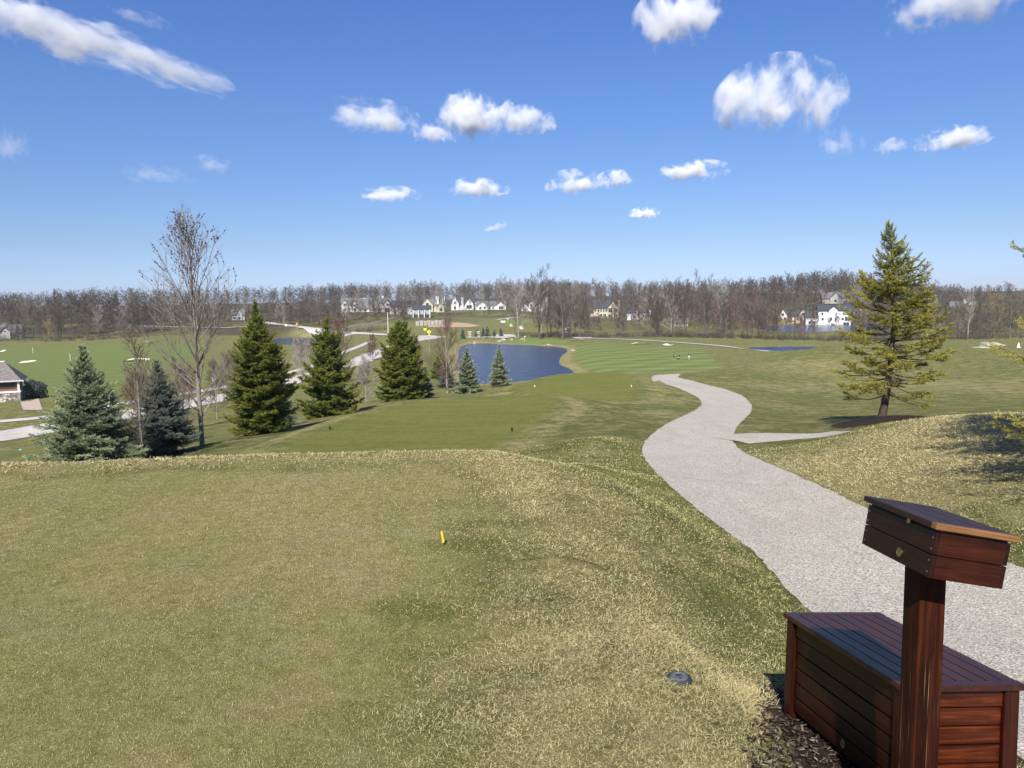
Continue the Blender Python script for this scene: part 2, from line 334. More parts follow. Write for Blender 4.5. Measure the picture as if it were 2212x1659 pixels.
# woodland floor
def rect(x0, x1, y0, y1, s): return sstep((GX-x0)/s+.5)*sstep((x1-GX)/s+.5)*sstep((GY-y0)/s+.5)*sstep((y1-GY)/s+.5)
wood = np.maximum.reduce([sstep((GY-555)/30), rect(-700, -110, 335, 3000, 20)*sstep((GY-335-.0*GX)/20), rect(115, 260, 335, 3000, 25)*.9, rect(150, 700, 300, 345, 14)*.9, rect(20, 170, 318, 345, 10)*.7, rect(210, 700, 430, 3000, 25), rect(-130, 200, 440, 600, 25)*.75, rect(40, 400, 345, 445, 20)*.55, rect(-110, -20, 400, 600, 25)*.6, sstep((np.hypot(GX, GY)-900)/60)])
wood = np.clip(wood, 0, 1)
mul = np.maximum(sstep(-sdist(GX, GY, [(.92, 1.0), (1.0, 2.2), (1.12, 2.95), (1.16, 3.62), (1.5, 3.95), (2.0, 3.8), (2.3, 3.0), (2.2, 1.0)], 1.)/.06+.5), 0)
tq = PD(1905, 905, 22.5); mul = np.maximum(mul, sstep((1.5-np.hypot(GX-tq[0]+.25, (GY-tq[1]+.9)/1.45))/.15))
set_col(ground, 'zone', np.c_[np.maximum(tee, tee2), fair, straw, np.clip(mul, 0, 1)])
stripe_rough = rect(-200, 40, 255, 520, 30)
set_col(ground, 'zone2', np.c_[wood, tee, green, np.zeros(len(GX))])

g = NT('ground_grass'); co = g.coord()
z1 = g.n('ShaderNodeSeparateColor'); g.put(z1.inputs[0], g.attr('zone')); z2 = g.n('ShaderNodeSeparateColor'); g.put(z2.inputs[0], g.attr('zone2'))
mulA = g.attr('zone', 'Alpha'); teeM, fairM, strawM = z1.outputs[0], z1.outputs[1], z1.outputs[2]; woodM, tee1M, greenM = z2.outputs[0], z2.outputs[1], z2.outputs[2]
nbig = g.noise(co, .12, 4); nmid = g.noise(co, 1.1, 5, .6); nfine = g.noise(co, 14, 6, .7); nm2 = g.noise(g.coord(scale=(1, .8, 1), rot=(0, 0, R(15))), 3.6, 5, .7, .3); nblade = g.noise(co, 95, 4, .8, 1.2)
nstreak = g.noise(g.coord(scale=(.25, 1.4, 1), rot=(0, 0, R(-22))), 1.2, 5, .62, .6)
def addn(*xs):
    o = xs[0]
    for q in xs[1:]: o = g.math('ADD', o, q)
    return o
# rough grass
rough_g = g.ramp(addn(g.math('MULTIPLY', nmid, .28), g.math('MULTIPLY', nm2, .37), g.math('MULTIPLY', nfine, .35)), [(.34, (.060, .072, .020)), (.5, (.128, .135, .040)), (.66, (.235, .215, .085))])
strawc = g.ramp(g.math('ADD', g.math('MULTIPLY', nfine, .45), g.math('MULTIPLY', nblade, .55)), [(.3, (.10, .085, .035)), (.5, (.30, .255, .115)), (.72, (.52, .45, .24))])
sf = addn(g.math('MULTIPLY', strawM, 1.2), g.rng(nmid, .3, .7, -.42, .40), g.rng(nm2, .3, .7, -.36, .36), g.rng(nfine, .3, .7, -.2, .2), g.rng(nbig, .3, .7, -.1, .14), g.rng(nstreak, .35, .7, -.1, .2))
sf = g.rng(sf, .15, .95, 0, 1)
rough = g.mix(sf, rough_g, strawc)
# tees
tc = g.ramp(addn(g.math('MULTIPLY', nm2, .36), g.math('MULTIPLY', nstreak, .36), g.math('MULTIPLY', nfine, .28)), [(.36, (.10, .108, .028)), (.5, (.19, .18, .052)), (.64, (.30, .26, .09))])
npatch = g.noise(g.coord(scale=(1, .55, 1), rot=(0, 0, R(30))), .85, 5, .62, .5)
tc1 = g.ramp(addn(g.math('MULTIPLY', nfine, .42), g.math('MULTIPLY', nblade, .58)), [(.34, (.130, .115, .038)), (.5, (.32, .275, .105)), (.66, (.58, .49, .26))])
tc1 = g.mix(g.rng(npatch, .42, .62, 0, .55), tc1, g.mix(.5, tc1, (.10, .16, .03)))
tc1 = g.mix(g.rng(g.noise(g.coord(rot=(0, 0, R(-35)), scale=(.7, 1.3, 1)), 1.6, 4, .6, .4), .50, .68, 0, .5), tc1, (.34, .27, .15))
tc2 = g.mix(.55, tc, (.125, .150, .030))
teec = g.mix(tee1M, tc2, tc1)
# fairway with mowing bands laid across it
band = g.n('ShaderNodeTexWave', wave_type='BANDS', bands_direction='Y', wave_profile='SIN'); g.put(band.inputs['Vector'], g.coord(rot=(0, 0, R(8)))); band.inputs['Scale'].default_value = .034; band.inputs['Distortion'].default_value = 4.5; band.inputs['Detail'].default_value = 3; band.inputs['Detail Scale'].default_value = .45
band2 = g.n('ShaderNodeTexWave', wave_type='BANDS', bands_direction='Y', wave_profile='SIN'); g.put(band2.inputs['Vector'], g.coord(rot=(0, 0, R(-42)))); band2.inputs['Scale'].default_value = .03; band2.inputs['Distortion'].default_value = .7
bb = addn(g.math('MULTIPLY', g.rng(band.outputs['Fac'], .2, .8), .42), g.math('MULTIPLY', g.rng(band2.outputs['Fac'], .2, .8), .28), g.math('MULTIPLY', nbig, .35))
fc = g.ramp(bb, [(.15, (.112, .144, .038)), (.95, (.20, .225, .075))])
sx3 = g.n('ShaderNodeSeparateXYZ'); g.put(sx3.inputs[0], co); fc = g.mix(g.rng(sx3.outputs[0], -40, -10, .72, 0), fc, (.135, .165, .048))
fc = g.mix(greenM, fc, (.15, .20, .048))
fc = g.mix(g.rng(g.noise(co, .02, 3), .45, .7, 0, .22), fc, (.15, .16, .05))
c = g.mix(teeM, rough, teec); c = g.mix(fairM, c, fc)
wfloor = g.ramp(addn(g.math('MULTIPLY', g.noise(co, .25, 5), .6), g.math('MULTIPLY', g.noise(co, 1.5, 4), .4)), [(.35, (.045, .048, .022)), (.6, (.085, .066, .042)), (.75, (.12, .095, .065))])
c = g.mix(g.math('MULTIPLY', woodM, g.rng(g.noise(co, .05, 4), .3, .5)), c, wfloor)
mulch = g.ramp(g.noise(co, 45, 5, .7, 1.), [(.35, (.018, .013, .010)), (.6, (.06, .042, .032)), (.75, (.13, .095, .075))])
c = g.mix(mulA, c, mulch)
g.base(c, .95, .08)
g.bump(addn(g.math('MULTIPLY', nfine, .6), g.math('MULTIPLY', nblade, .8)), .85, .035)
ground.data.materials.append(g.m)

# ------------------------------------------------------------------ sheets laid on the ground
def sheet_from_edges(name, Lp, Rp, mat, off=.02, nc=10, n=10):
    L = smooth_line(Lp, n)[:, :2]; Rr = smooth_line(Rp, n)[:, :2]; m = len(L)
    t = np.linspace(0, 1, nc+1)[None, :, None]; G = L[:, None]*(1-t)+Rr[:, None]*t
    G = G.copy(); tt_ = np.linspace(0, 130, m)[:, None]; je = .012*np.random.default_rng(3).normal(0, 1, (m, 2))+.010*np.sin(tt_*np.array([[2.1, 0]])+tt_**.5*3) if name == 'cart_path' else np.zeros((m, 2)); G[:, 0] += je; G[:, -1] += je[::-1]
    x, y = G[..., 0].ravel(), G[..., 1].ravel(); r_ = np.hypot(x, y)
    z = height(x, y)+off+r_*.00035; z -= (np.tile((np.arange(nc+1) % nc == 0), m))*.03
    idx = (np.arange(m-1)[:, None]*(nc+1)+np.arange(nc)[None])
    Fq = np.stack([idx, idx+1, idx+nc+2, idx+nc+1], -1).reshape(-1, 4)
    o = mesh_np(name, np.c_[x, y, z], Fq, mat, smooth=True)
    return struct(o)
def ribbon(name, P, w, mat, off=.02, nc=6, n=10, wend=None):
    C_ = smooth_line([p[:2] for p in P], n); d = np.gradient(C_, axis=0); d /= np.linalg.norm(d, axis=1)[:, None]; nrm = np.c_[-d[:, 1], d[:, 0]]
    ww = np.linspace(w, wend if wend else w, len(C_))[:, None]/2
    return sheet_from_edges(name, C_+nrm*ww, C_-nrm*ww, mat, off, nc, 1)
pm = NT('cart_path'); co = pm.coord()
v1 = pm.n('ShaderNodeTexVoronoi'); pm.put(v1.inputs['Vector'], co); v1.inputs['Scale'].default_value = 85
sp = pm.n('ShaderNodeSeparateColor'); pm.put(sp.inputs[0], v1.outputs['Color'])
agg = pm.ramp(sp.outputs[0], [(0, (.17, .15, .12)), (.3, (.37, .335, .275)), (.7, (.53, .485, .41)), (1, (.78, .72, .62))])
agg = pm.mix(pm.rng(pm.noise(co, 1.3, 5, .65), .35, .75, 0, .5), agg, (.36, .315, .255)); agg = pm.mix(pm.rng(pm.noise(co, 60, 3), .58, .75, 0, .8), agg, (.10, .09, .08))
agg = pm.mix(pm.rng(pm.noise(pm.coord(scale=(1, .15, 1), rot=(0, 0, R(25))), 2.2, 5, .65), .5, .8, 0, .35), agg, (.24, .215, .185))
ck = pm.n('ShaderNodeTexVoronoi', feature='DISTANCE_TO_EDGE'); ck_v = pm.n('ShaderNodeVectorMath', operation='ADD'); pm.put(ck.inputs['Vector'], ck_v.outputs[0]); pm.put(ck_v.inputs[0], pm.coord()); ckn = pm.n('ShaderNodeTexNoise'); ckn.inputs['Scale'].default_value = .5; ckn.inputs['Detail'].default_value = 5; pm.put(ckn.inputs['Vector'], pm.coord()); pm.put(ck_v.inputs[1], ckn.outputs['Color']); ck.inputs['Scale'].default_value = .33
agg = pm.mix(pm.rng(ck.outputs['Distance'], .0015, .006, .22, 0), agg, (.10, .085, .07))
pm.base(agg, .95, .15); pm.bump(v1.outputs['Distance'], .6, .01)
LP = [(2.75, -4), (2.35, 1.2), (2.15, 3.2), (2.3, 4.6)]+[tuple(hit(a, b)[:2]) for a, b in [(1712, 1300), (1625, 1200), (1560, 1147), (1500, 1100), (1440, 1048), (1395, 1000), (1383, 975), (1392, 950), (1430, 920), (1475, 898), (1503, 884), (1515, 870), (1503, 856), (1470, 840), (1430, 825), (1408, 814), (1425, 809)]]
RP = [(5.3, -4), (4.8, 1.2), (4.6, 3.2), (4.75, 4.6)]+[tuple(hit(a, b)[:2]) for a, b in [(2320, 1265), (2160, 1200), (2015, 1150), (1885, 1098), (1775, 1046), (1665, 1000), (1608, 974), (1588, 950), (1594, 923), (1614, 901), (1624, 885), (1620, 870), (1600, 853), (1556, 838), (1500, 824), (1465, 815), (1478, 808.5)]]


sheet_from_edges('cart_path', LP, RP, pm.m, .015, 14, 12)
bl = [hit(1600, 948), hit(1700, 943), hit(1790, 939.5)]; bl.append(bl[-1]+(bl[-1]-bl[-2])*.3); bl[0] = bl[0]-(bl[1]-bl[0])*.35
ribbon('side_path', bl, 1.9, pm.m, .022, 4)
conc = NT('concrete_road'); co = conc.coord()
cc = conc.ramp(conc.noise(co, .35, 6, .65), [(.3, (.40, .37, .34)), (.7, (.56, .53, .49))]); conc.base(conc.mix(conc.rng(conc.noise(co, 2, 4), .5, .8, 0, .4), cc, (.35, .32, .30)), .9, .2)
rdp = [PD(-250, 985, 60), PD(0, 940, 71), hit(100, 927), hit(250, 900), hit(430, 868), hit(622, 826), hit(700, 804), hit(770, 784), hit(823, 762), hit(870, 743), hit(905, 733), hit(935, 727)]
road = ribbon('road', rdp, 7.2, conc.m, .05, 8)
ym = simple('road_paint', (.62, .47, .12), .8)
ribbon('road_marking', rdp[:8], .32, ym, .085, 2)
walk = [PD(-150, 905, 80), hit(0, 911), hit(110, 900), hit(250, 876), hit(430, 846), hit(622, 806), hit(690, 786), hit(760, 755), hit(800, 738)]
ribbon('sidewalk', walk, 2.4, conc.m, .06, 4)
ribbon('far_road', [hit(560, 696), hit(620, 703), hit(680, 712), hit(760, 720), hit(840, 724), hit(900, 727), hit(935, 727), hit(960, 730)], 6, conc.m, .12, 4)
ribbon('far_cart_path', [hit(1258, 730.5), hit(1340, 733), hit(1440, 738.5), hit(1550, 747), hit(1665, 760)], 2.4, conc.m, .08, 4)
ribbon('range_path', [hit(300, 705), hit(430, 708), hit(500, 708), hit(560, 704)], 2.6, conc.m, .12, 4)
ribbon('hill_path', [hit(1075, 692), hit(1100, 688), hit(1120, 686)], 3, conc.m, .12, 4)
def disc(name, P, mat, off): 
    P = np.asarray(P)[:, :2]; c0 = P.mean(0); rings = 5; V_ = [np.r_[c0, 0]]; n = len(P)
    for k in range(1, rings+1):
        for p in P: V_.append(np.r_[c0+(p-c0)*k/rings, 0])
    V_ = np.array(V_); V_[:, 2] = height(V_[:, 0], V_[:, 1])+off; fs = []; ss = []
    for k in range(rings):
        for i in range(n):
            j = (i+1) % n
            if k == 0: fs += [0, 1+i, 1+j]; ss.append(3)
            else: a = 1+(k-1)*n; b = 1+k*n; fs += [a+i, b+i, b+j, a+j]; ss.append(4)
    return struct(mesh_np(name, V_, fs, mat, smooth=True, sizes=ss))
sand = simple('bunker_sand', (.62, .56, .42), .95, .1, .08, .8)
for i, (bx, by, bw, bd, brz) in enumerate(BUNK):
    n = 28; P = []
    for k in range(n):
        a = 2*pi*k/n; q_ = .82+.14*sin(2*a+i)+.08*sin(5*a+2*i); P.append((bx+bw*q_*cos(a), by+bd*q_*sin(a)))
    disc('sand_bunker', P, sand, .12)
disc('path_turnaround', [(hit(1258, 730)[0]+4.2*cos(a), hit(1258, 730)[1]+5*sin(a)) for a in np.linspace(0, 2*pi, 20)[:-1]], conc.m, .15)
soil = simple('bare_soil', (.42, .29, .20), .95, .1, .15, .3)
disc('dirt_bank', [hit(a, b)[:2] for a, b in [(925, 708), (925, 699), (980, 697), (1010, 699), (1040, 705), (1010, 708)]], soil, .2)
disc('dirt_bank', [hit(a, b)[:2] for a, b in [(1705, 700), (1720, 692), (1760, 692), (1830, 696), (1860, 700), (1800, 702)]], soil, .2)
disc('driveway', [hit(a, b)[:2] for a, b in [(1060, 731), (1066, 726), (1080, 723), (1110, 724), (1116, 728), (1085, 732)]], conc.m, .25)
pav = simple('brick_paving', (.46, .35, .29), .9, .15, .1, 5)
disc('paved_apron', [hit(a, b)[:2] for a, b in [(50, 886), (44, 869), (66, 867), (80, 862), (84, 863), (92, 886), (70, 887)]], pav, .06)
# ------------------------------------------------------------------ water
wm = NT('pond_water'); co = wm.coord(scale=(1, .45, 1)); wm.base((.010, .032, .095), .16, .5); wm.b.inputs['IOR'].default_value = 1.33
wm.bump(addn_w := wm.math('ADD', wm.math('MULTIPLY', wm.noise(co, 1.6, 4, .6), .6), wm.math('MULTIPLY', wm.noise(co, .35, 3), .9)), 1., .6)
def water(name, P, z, grow=1.5):
    P = np.asarray(P)[:, :2]; c0 = P.mean(0); v = P-c0; L = np.linalg.norm(v, axis=1)[:, None]; P = c0+v*(1+grow/L)
    return struct(mesh_np(name, np.c_[P, np.full(len(P), z)], list(range(len(P))), wm.m, sizes=[len(P)]))
water('pond_water', POND, WATER_Z); water('pond_water', POND2, -16.6); water('pond_water', POND3, -16.7, 1); water('pond_water', POND4, -15.6)
# ------------------------------------------------------------------ clouds: real vapour hanging kilometres away
def cloud_mat(i, dens):
    k = NT('cloud_vapour'); t = k.t; t.nodes.remove(k.b)
    co = k.coord('Object'); sep = k.n('ShaderNodeSeparateXYZ'); k.put(sep.inputs[0], co)
    # squash the underside: lower half falls off twice as fast
    z = sep.outputs[2]; zz = k.math('MULTIPLY', z, k.math('ADD', 1., k.math('MULTIPLY', k.math('LESS_THAN', z, 0.), .6)))
    cmb = k.n('ShaderNodeCombineXYZ'); k.put(cmb.inputs[0], sep.outputs[0]); k.put(cmb.inputs[1], sep.outputs[1]); k.put(cmb.inputs[2], zz)
    ln = k.n('ShaderNodeVectorMath', operation='LENGTH'); k.put(ln.inputs[0], cmb.outputs[0])
    mp = k.n('ShaderNodeMapping'); k.put(mp.inputs['Vector'], co); j_ = {4: 31, 2: 44, 5: 27}.get(i, i); mp.inputs['Location'].default_value = (j_*7.3, j_*3.1, j_*1.7); mp.inputs['Scale'].default_value = (1.5, 1.1, .75)
    n1 = k.noise(mp.outputs[0], 1.45, 9, .64, .25)
    f = k.math('SUBTRACT', k.math('MULTIPLY', k.rng(n1, .25, .75), 1.9), k.math('ADD', ln.outputs['Value'], .18))
    d = k.rng(f, .0, .45, 0, 1); d = k.math('MULTIPLY', d, d); d = k.math('MULTIPLY', d, dens)
    pv = k.n('ShaderNodeVolumePrincipled'); pv.inputs['Color'].default_value = (.998, .998, .998, 1); k.put(pv.inputs['Density'], d); pv.inputs['Anisotropy'].default_value = -.25
    t.links.new(pv.outputs[0], k.o.inputs['Volume']); k.m.cycles.volume_sampling = 'EQUIANGULAR' if False else 'MULTIPLE_IMPORTANCE'
    return k.m
CLOUDS = [  # px0, px1, py0, py1, density factor, tilt, label
    (-70, 150, -25, 105, .7, -30, 'left upper end of the long white cloud at the top left corner'),
    (60, 445, 70, 165, 1., -13, 'long ragged white cloud slanting across the top left sky'),
    (1375, 1545, -5, 105, 1., 8, 'lumpy white cloud near the top edge, right of centre'),
    (1960, 2200, -60, 52, 1., 8, 'white cloud cut off by the top right corner of the sky'),
    (1565, 1805, 150, 295, 1.3, 0, 'biggest rounded white cloud high over the cart path'),
    (935, 1110, 210, 300, 1.3, 0, 'puffy white cloud with a bright domed top above the lake'),
    (1070, 1195, 235, 297, .7, 0, 'thinner cloud joined to the right of the domed cloud'),
    (700, 905, 222, 292, .7, -8, 'long wispy cloud left of the domed cloud'),
    (890, 980, 270, 316, .6, -8, 'small ragged cloud just below the domed cloud'),
    (1990, 2128, 282, 330, 1., 0, 'small flat based cloud high above the yellowish spruce, at the right'),
    (1895, 1955, 296, 342, .3, 10, 'small faint puff left of the flat based cloud on the right'),
    (1770, 1860, 280, 345, .14, 8, 'pale double wisp below the biggest cloud'),
    (1425, 1570, 350, 392, 1., 0, 'flat lens shaped cloud standing alone over the fairway'),
    (1180, 1300, 372, 425, .9, 0, 'low white cloud left of a smaller round puff'),
    (1290, 1365, 370, 410, .9, 6, 'small round puff just right of a low white cloud'),
    (970, 1095, 388, 434, .9, 0, 'low flat cloud above the small blue spruces'),
    (770, 910, 406, 440, .8, 0, 'long thin flat cloud low over the dark spruces'),
    (1360, 1428, 450, 476, 1.2, 0, 'tiny bright cloud closest to the bare tree tops'),
    (408, 500, 340, 374, .13, 0, 'faint cloud patch over the bare maple'),
    (255, 410, 360, 400, .09, 0, 'very faint long cloud streak left of the bare maple'),
    (-30, 50, 285, 352, .10, 0, 'faint wisp touching the left edge of the sky'),
    (250, 355, 22, 58, .13, -10, 'thin wisp above the long top left cloud'),
    (1045, 1100, 478, 506, .3, 15, 'tiny slanted puff low above the lake'),
    (2, 60, 0, 1, 0, 0, '')]
for i, (x0, x1, y0, y1, dn, tilt, lab) in enumerate(CLOUDS):
    if not lab: continue
    cx_, cy_ = (x0+x1)/2, (y0+y1)/2; d = ray(cx_, cy_); d = d/np.linalg.norm(d); el = math.asin(d[2])
    dist = min(1500/max(sin(el), .05), 16000); c_ = d*dist; sxx = (x1-x0)/2/F*dist*1.10; szz = (y1-y0)/2/F*dist*(1.25 if abs(tilt) < 9 else .85)
    bm = bmesh.new(); bmesh.ops.create_icosphere(bm, subdivisions=3, radius=1.); me = bpy.data.meshes.new('cloud'); bm.to_mesh(me); bm.free()
    o = bpy.data.objects.new('cloud', me); COL.objects.link(o); o.location = c_; o.scale = (sxx, max(szz*1.3, sxx*.55), szz)
    o.rotation_euler = (0, R(-tilt), -math.atan2(d[0], d[1]))
    thick = max(szz*1.3, sxx*.55)*2
    me.materials.append(cloud_mat(i, 5.6*dn/thick)); tag(o, lab, 'cloud', 'fair weather clouds')
    o.visible_shadow = True
# ------------------------------------------------------------------ trees
def bark(name, c, scale=12):
    k = NT(name); n = k.noise(k.coord(scale=(1, 1, .25)), scale, 6, .65)
    k.base(k.ramp(n, [(.3, tuple(v*.55 for v in c)), (.55, c), (.75, tuple(min(1, v*1.5) for v in c))]), .95, .1); k.bump(n, .6, .02); return k.m
BARK = bark('spruce_bark', (.085, .062, .048)); MAPLE = bark('maple_bark', (.24, .20, .17)); GREYB = bark('grey_bark', (.165, .135, .108), 3); REDB = bark('reddish_bark', (.18, .115, .095), 3)
DARKB = bark('dark_bark', (.115, .090, .068), 3); PALEB = bark('pale_bark', (.34, .30, .26), 3); WILLOW = bark('willow_bark', (.34, .25, .08), 3)
def tintmat(name, stops, rough=.6, trans=0.):
    k = NT(name); s = k.n('ShaderNodeSeparateColor'); k.put(s.inputs[0], k.attr('tint')); k.base(k.ramp(s.outputs[0], stops), rough, .25)
    return k.m
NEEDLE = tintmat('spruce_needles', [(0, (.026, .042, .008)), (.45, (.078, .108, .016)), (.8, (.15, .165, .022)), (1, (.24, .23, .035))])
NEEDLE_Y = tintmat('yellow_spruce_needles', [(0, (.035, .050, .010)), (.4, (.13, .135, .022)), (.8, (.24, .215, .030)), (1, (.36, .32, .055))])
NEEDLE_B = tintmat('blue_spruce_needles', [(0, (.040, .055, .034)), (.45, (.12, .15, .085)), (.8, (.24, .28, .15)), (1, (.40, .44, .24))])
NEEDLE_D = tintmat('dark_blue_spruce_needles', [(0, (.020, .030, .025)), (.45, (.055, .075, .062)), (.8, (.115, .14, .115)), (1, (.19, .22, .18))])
def segs_mesh(name, S, mat, parent=None, sides=3):
    """S (n,8): p0 p1 r0 r1 -> prisms"""
    S = np.asarray(S, float); p0, p1, r0, r1 = S[:, :3], S[:, 3:6], S[:, 6], S[:, 7]
    t = p1-p0; L = np.linalg.norm(t, axis=1); L[L < 1e-9] = 1; t = t/L[:, None]
    ref = np.where(np.abs(t[:, 2:3]) < .9, np.array([[0, 0, 1.]]), np.array([[1., 0, 0]])); a = np.cross(t, ref); a /= np.linalg.norm(a, axis=1)[:, None]; b = np.cross(t, a)
    Vs = []
    for p, r_ in ((p0, r0), (p1, r1)):
        for k in range(sides):
            th_ = 2*pi*k/sides+.4; Vs.append(p+(a*cos(th_)+b*sin(th_))*r_[:, None])
    Vv = np.stack(Vs, 1).reshape(-1, 3); n = len(S); bidx = (np.arange(n)*2*sides)[:, None]
    if sides == 2: Fq = bidx+np.array([[0, 1, 3, 2]])
    else: Fq = np.concatenate([bidx+np.array([[k, (k+1) % sides, sides+(k+1) % sides, sides+k]]) for k in range(sides)])
    return mesh_np(name, Vv, Fq, mat, parent, smooth=sides > 2)
def conifer(h, rad, seed, whorls=26, per=6, twigs=13, needles=26, nlen=.045, nwid=.012, prof=None, bare=0., droop=.25, clear=.04, tip_up=.25, jit=.18, holes=0., dens_top=1.):
    rg = np.random.default_rng(seed); wood, T = [], []
    sway = rg.normal(0, .012, 2)*h
    def axis(z): f = z/h; return np.array([sway[0]*f*(1-f)*4, sway[1]*f*(1-f)*4, z])
    nz = 12
    for i in range(nz):
        z0, z1 = h*i/nz, h*(i+1)/nz; rr_ = h*.0165+.012
        wood.append([*axis(z0), *axis(z1), rr_*(1-i/nz)+.008+(.012 if i == 0 else 0), rr_*(1-(i+1)/nz)+.008])
    br = []
    for w in range(whorls):
        f = (w+.5)/whorls; f = clear+(1-clear)*f**.92; z = h*f
        Rm = rad*(prof(f) if prof else (1-f)**.85)
        n = per if f < .8 else max(3, per-2)
        ph0 = rg.uniform(0, 6.28)
        for b_ in range(n):
            ph = ph0+2*pi*b_/n+rg.normal(0, .28); L = Rm*(1+min(rg.normal(0, jit), .22))*(1. if rg.random() > holes else .45); L = max(L, .05*rad+.05)
            elev = (-droop+(f**1.4)*(droop+.75))+rg.normal(0, .10)
            dirh = np.array([cos(ph), sin(ph), 0]); pts = []
            nseg = 6
            p = axis(z+rg.normal(0, h/whorls*.35)); pts.append(p)
            for s_ in range(nseg):
                u = (s_+1)/nseg; e = elev+tip_up*(u*u)*1.1-(.12*(1-u)); p = p+(dirh*cos(e)+np.array([0, 0, sin(e)]))*L/nseg; pts.append(p)
            rb = .004+.012*L
            for s_ in range(nseg): wood.append([*pts[s_], *pts[s_+1], rb*(1-s_/nseg)+.003, rb*(1-(s_+1)/nseg)+.003])
            side = np.array([-sin(ph), cos(ph), 0]); nt_ = max(4, int(twigs*(.45+.55*L/rad)))
            tipd = pts[-1]-pts[-2]; tipd /= np.linalg.norm(tipd); tb = rg.normal(0, .12)
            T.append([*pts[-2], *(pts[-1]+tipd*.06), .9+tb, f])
            for k in range(nt_):
                u = (k+.6)/nt_; 
                if u < bare*(1-f)+.08: 
                    if rg.random() < .6*bare*2: 
                        q = u*nseg; i0_ = min(int(q), nseg-1); P = pts[i0_]+(pts[i0_+1]-pts[i0_])*(q-i0_); dd = side*rg.choice([-1, 1])*.8+dirh*.5+np.array([0, 0, rg.normal(-.1, .35)]); wood.append([*P, *(P+dd*L*rg.uniform(.12, .3)), .004, .002])
                    continue
                q = u*nseg; i0_ = min(int(q), nseg-1); P = pts[i0_]+(pts[i0_+1]-pts[i0_])*(q-i0_)
                fw_ = pts[i0_+1]-pts[i0_]; fw_ = fw_/np.linalg.norm(fw_)
                for sg in (-1, 1):
                    tl = L*(.40*(1-u)+.09)*rg.uniform(.65, 1.2)
                    tl = min(tl, .55*rad)
                    dd = side*sg*rg.uniform(.55, .95)+fw_*rg.uniform(.6, .95)+np.array([0, 0, rg.normal(-.03+.12*f, .20)]); dd /= np.linalg.norm(dd)
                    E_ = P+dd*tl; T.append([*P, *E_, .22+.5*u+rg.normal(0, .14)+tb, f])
                    if tl > .16:                                   # twigs of the twigs
                        for m_ in range(int(tl/.085)):
                            v_ = rg.uniform(.25, .95); Q = P+dd*tl*v_; d2_ = dd*.7+np.cross(dd, [0, 0, 1])*rg.choice([-1, 1])*.8+np.array([0, 0, rg.normal(.02, .25)]); d2_ /= np.linalg.norm(d2_)
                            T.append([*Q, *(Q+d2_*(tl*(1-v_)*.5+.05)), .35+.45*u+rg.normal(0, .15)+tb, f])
    T.append([0, 0, h*.97, 0, 0, h*1.03, .8, 1.])
    T = np.array(T); L = np.linalg.norm(T[:, 3:6]-T[:, :3], axis=1)
    cnt = np.maximum(5, (needles*L/.2).astype(int)); idx = np.repeat(np.arange(len(T)), cnt); n = len(idx)
    u = rg.random(n)**.9; d_ = T[idx, 3:6]-T[idx, :3]; d_ /= np.linalg.norm(d_, axis=1)[:, None]; P = T[idx, :3]+(T[idx, 3:6]-T[idx, :3])*u[:, None]
    rnd = rg.normal(0, 1, (n, 3)); rnd -= (rnd*d_).sum(1)[:, None]*d_; rnd /= np.linalg.norm(rnd, axis=1)[:, None]
    out = rnd*.8+d_*.65; out /= np.linalg.norm(out, axis=1)[:, None]; wv = np.cross(out, rg.normal(0, 1, (n, 3))); wv /= np.linalg.norm(wv, axis=1)[:, None]
    ln = nlen*rg.uniform(.7, 1.15, n)[:, None]; V_ = np.stack([P-wv*nwid/2, P+wv*nwid/2, P+out*ln], 1).reshape(-1, 3)
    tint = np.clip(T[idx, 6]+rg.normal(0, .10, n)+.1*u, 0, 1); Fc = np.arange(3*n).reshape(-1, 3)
    return np.array(wood), V_, Fc, np.repeat(tint, 3)
def place_conifer(name, label, D_, px, py, data, mat, rz=0, group=None, barkm=BARK, sink=.05, cat='spruce tree'):
    wood, V_, Fc, tint = data; P = hit(px, py) if D_ is None else PD(px, py, D_); z = gz(P[0], P[1]) if D_ else P[2]
    r0 = empty(name, (P[0], P[1], z-sink), rz, label, cat, group)
    segs_mesh('trunk', wood[:12], barkm, r0, 8); segs_mesh('branches', wood[12:], barkm, r0, 3)
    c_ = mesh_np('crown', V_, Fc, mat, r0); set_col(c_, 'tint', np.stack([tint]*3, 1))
    return r0
def prof_full(f): return np.interp(f, [0, .06, .2, .45, .7, .88, 1], [.80, .98, 1., .80, .52, .26, .04])
def prof_blue(f): return np.interp(f, [0, .1, .3, .6, .85, 1], [.92, 1., .84, .50, .20, .02])
def prof_open(f): return np.interp(f, [0, .12, .25, .38, .52, .62, .75, .88, 1], [.75, 1.05, .98, .9, .86, .72, .5, .28, .05])
GN = 'evergreens planted along the slope beside the tees'
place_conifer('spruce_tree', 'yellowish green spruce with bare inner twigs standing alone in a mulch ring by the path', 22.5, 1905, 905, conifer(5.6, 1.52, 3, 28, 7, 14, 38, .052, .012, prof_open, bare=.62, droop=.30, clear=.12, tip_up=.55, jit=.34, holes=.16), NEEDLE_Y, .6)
place_conifer('spruce_tree', 'tallest dark green spruce on the slope, just right of the bare maple', 35, 565, 938, conifer(6.0, 1.42, 5, 36, 8, 14, 30, .06, .02, lambda f: np.interp(f, [0, .05, .2, .4, .6, .75, .85, 1], [.78, .98, 1., 1., .80, .50, .26, .05]), droop=.2, tip_up=.5, clear=.01, jit=.22), NEEDLE, 1.2, GN)
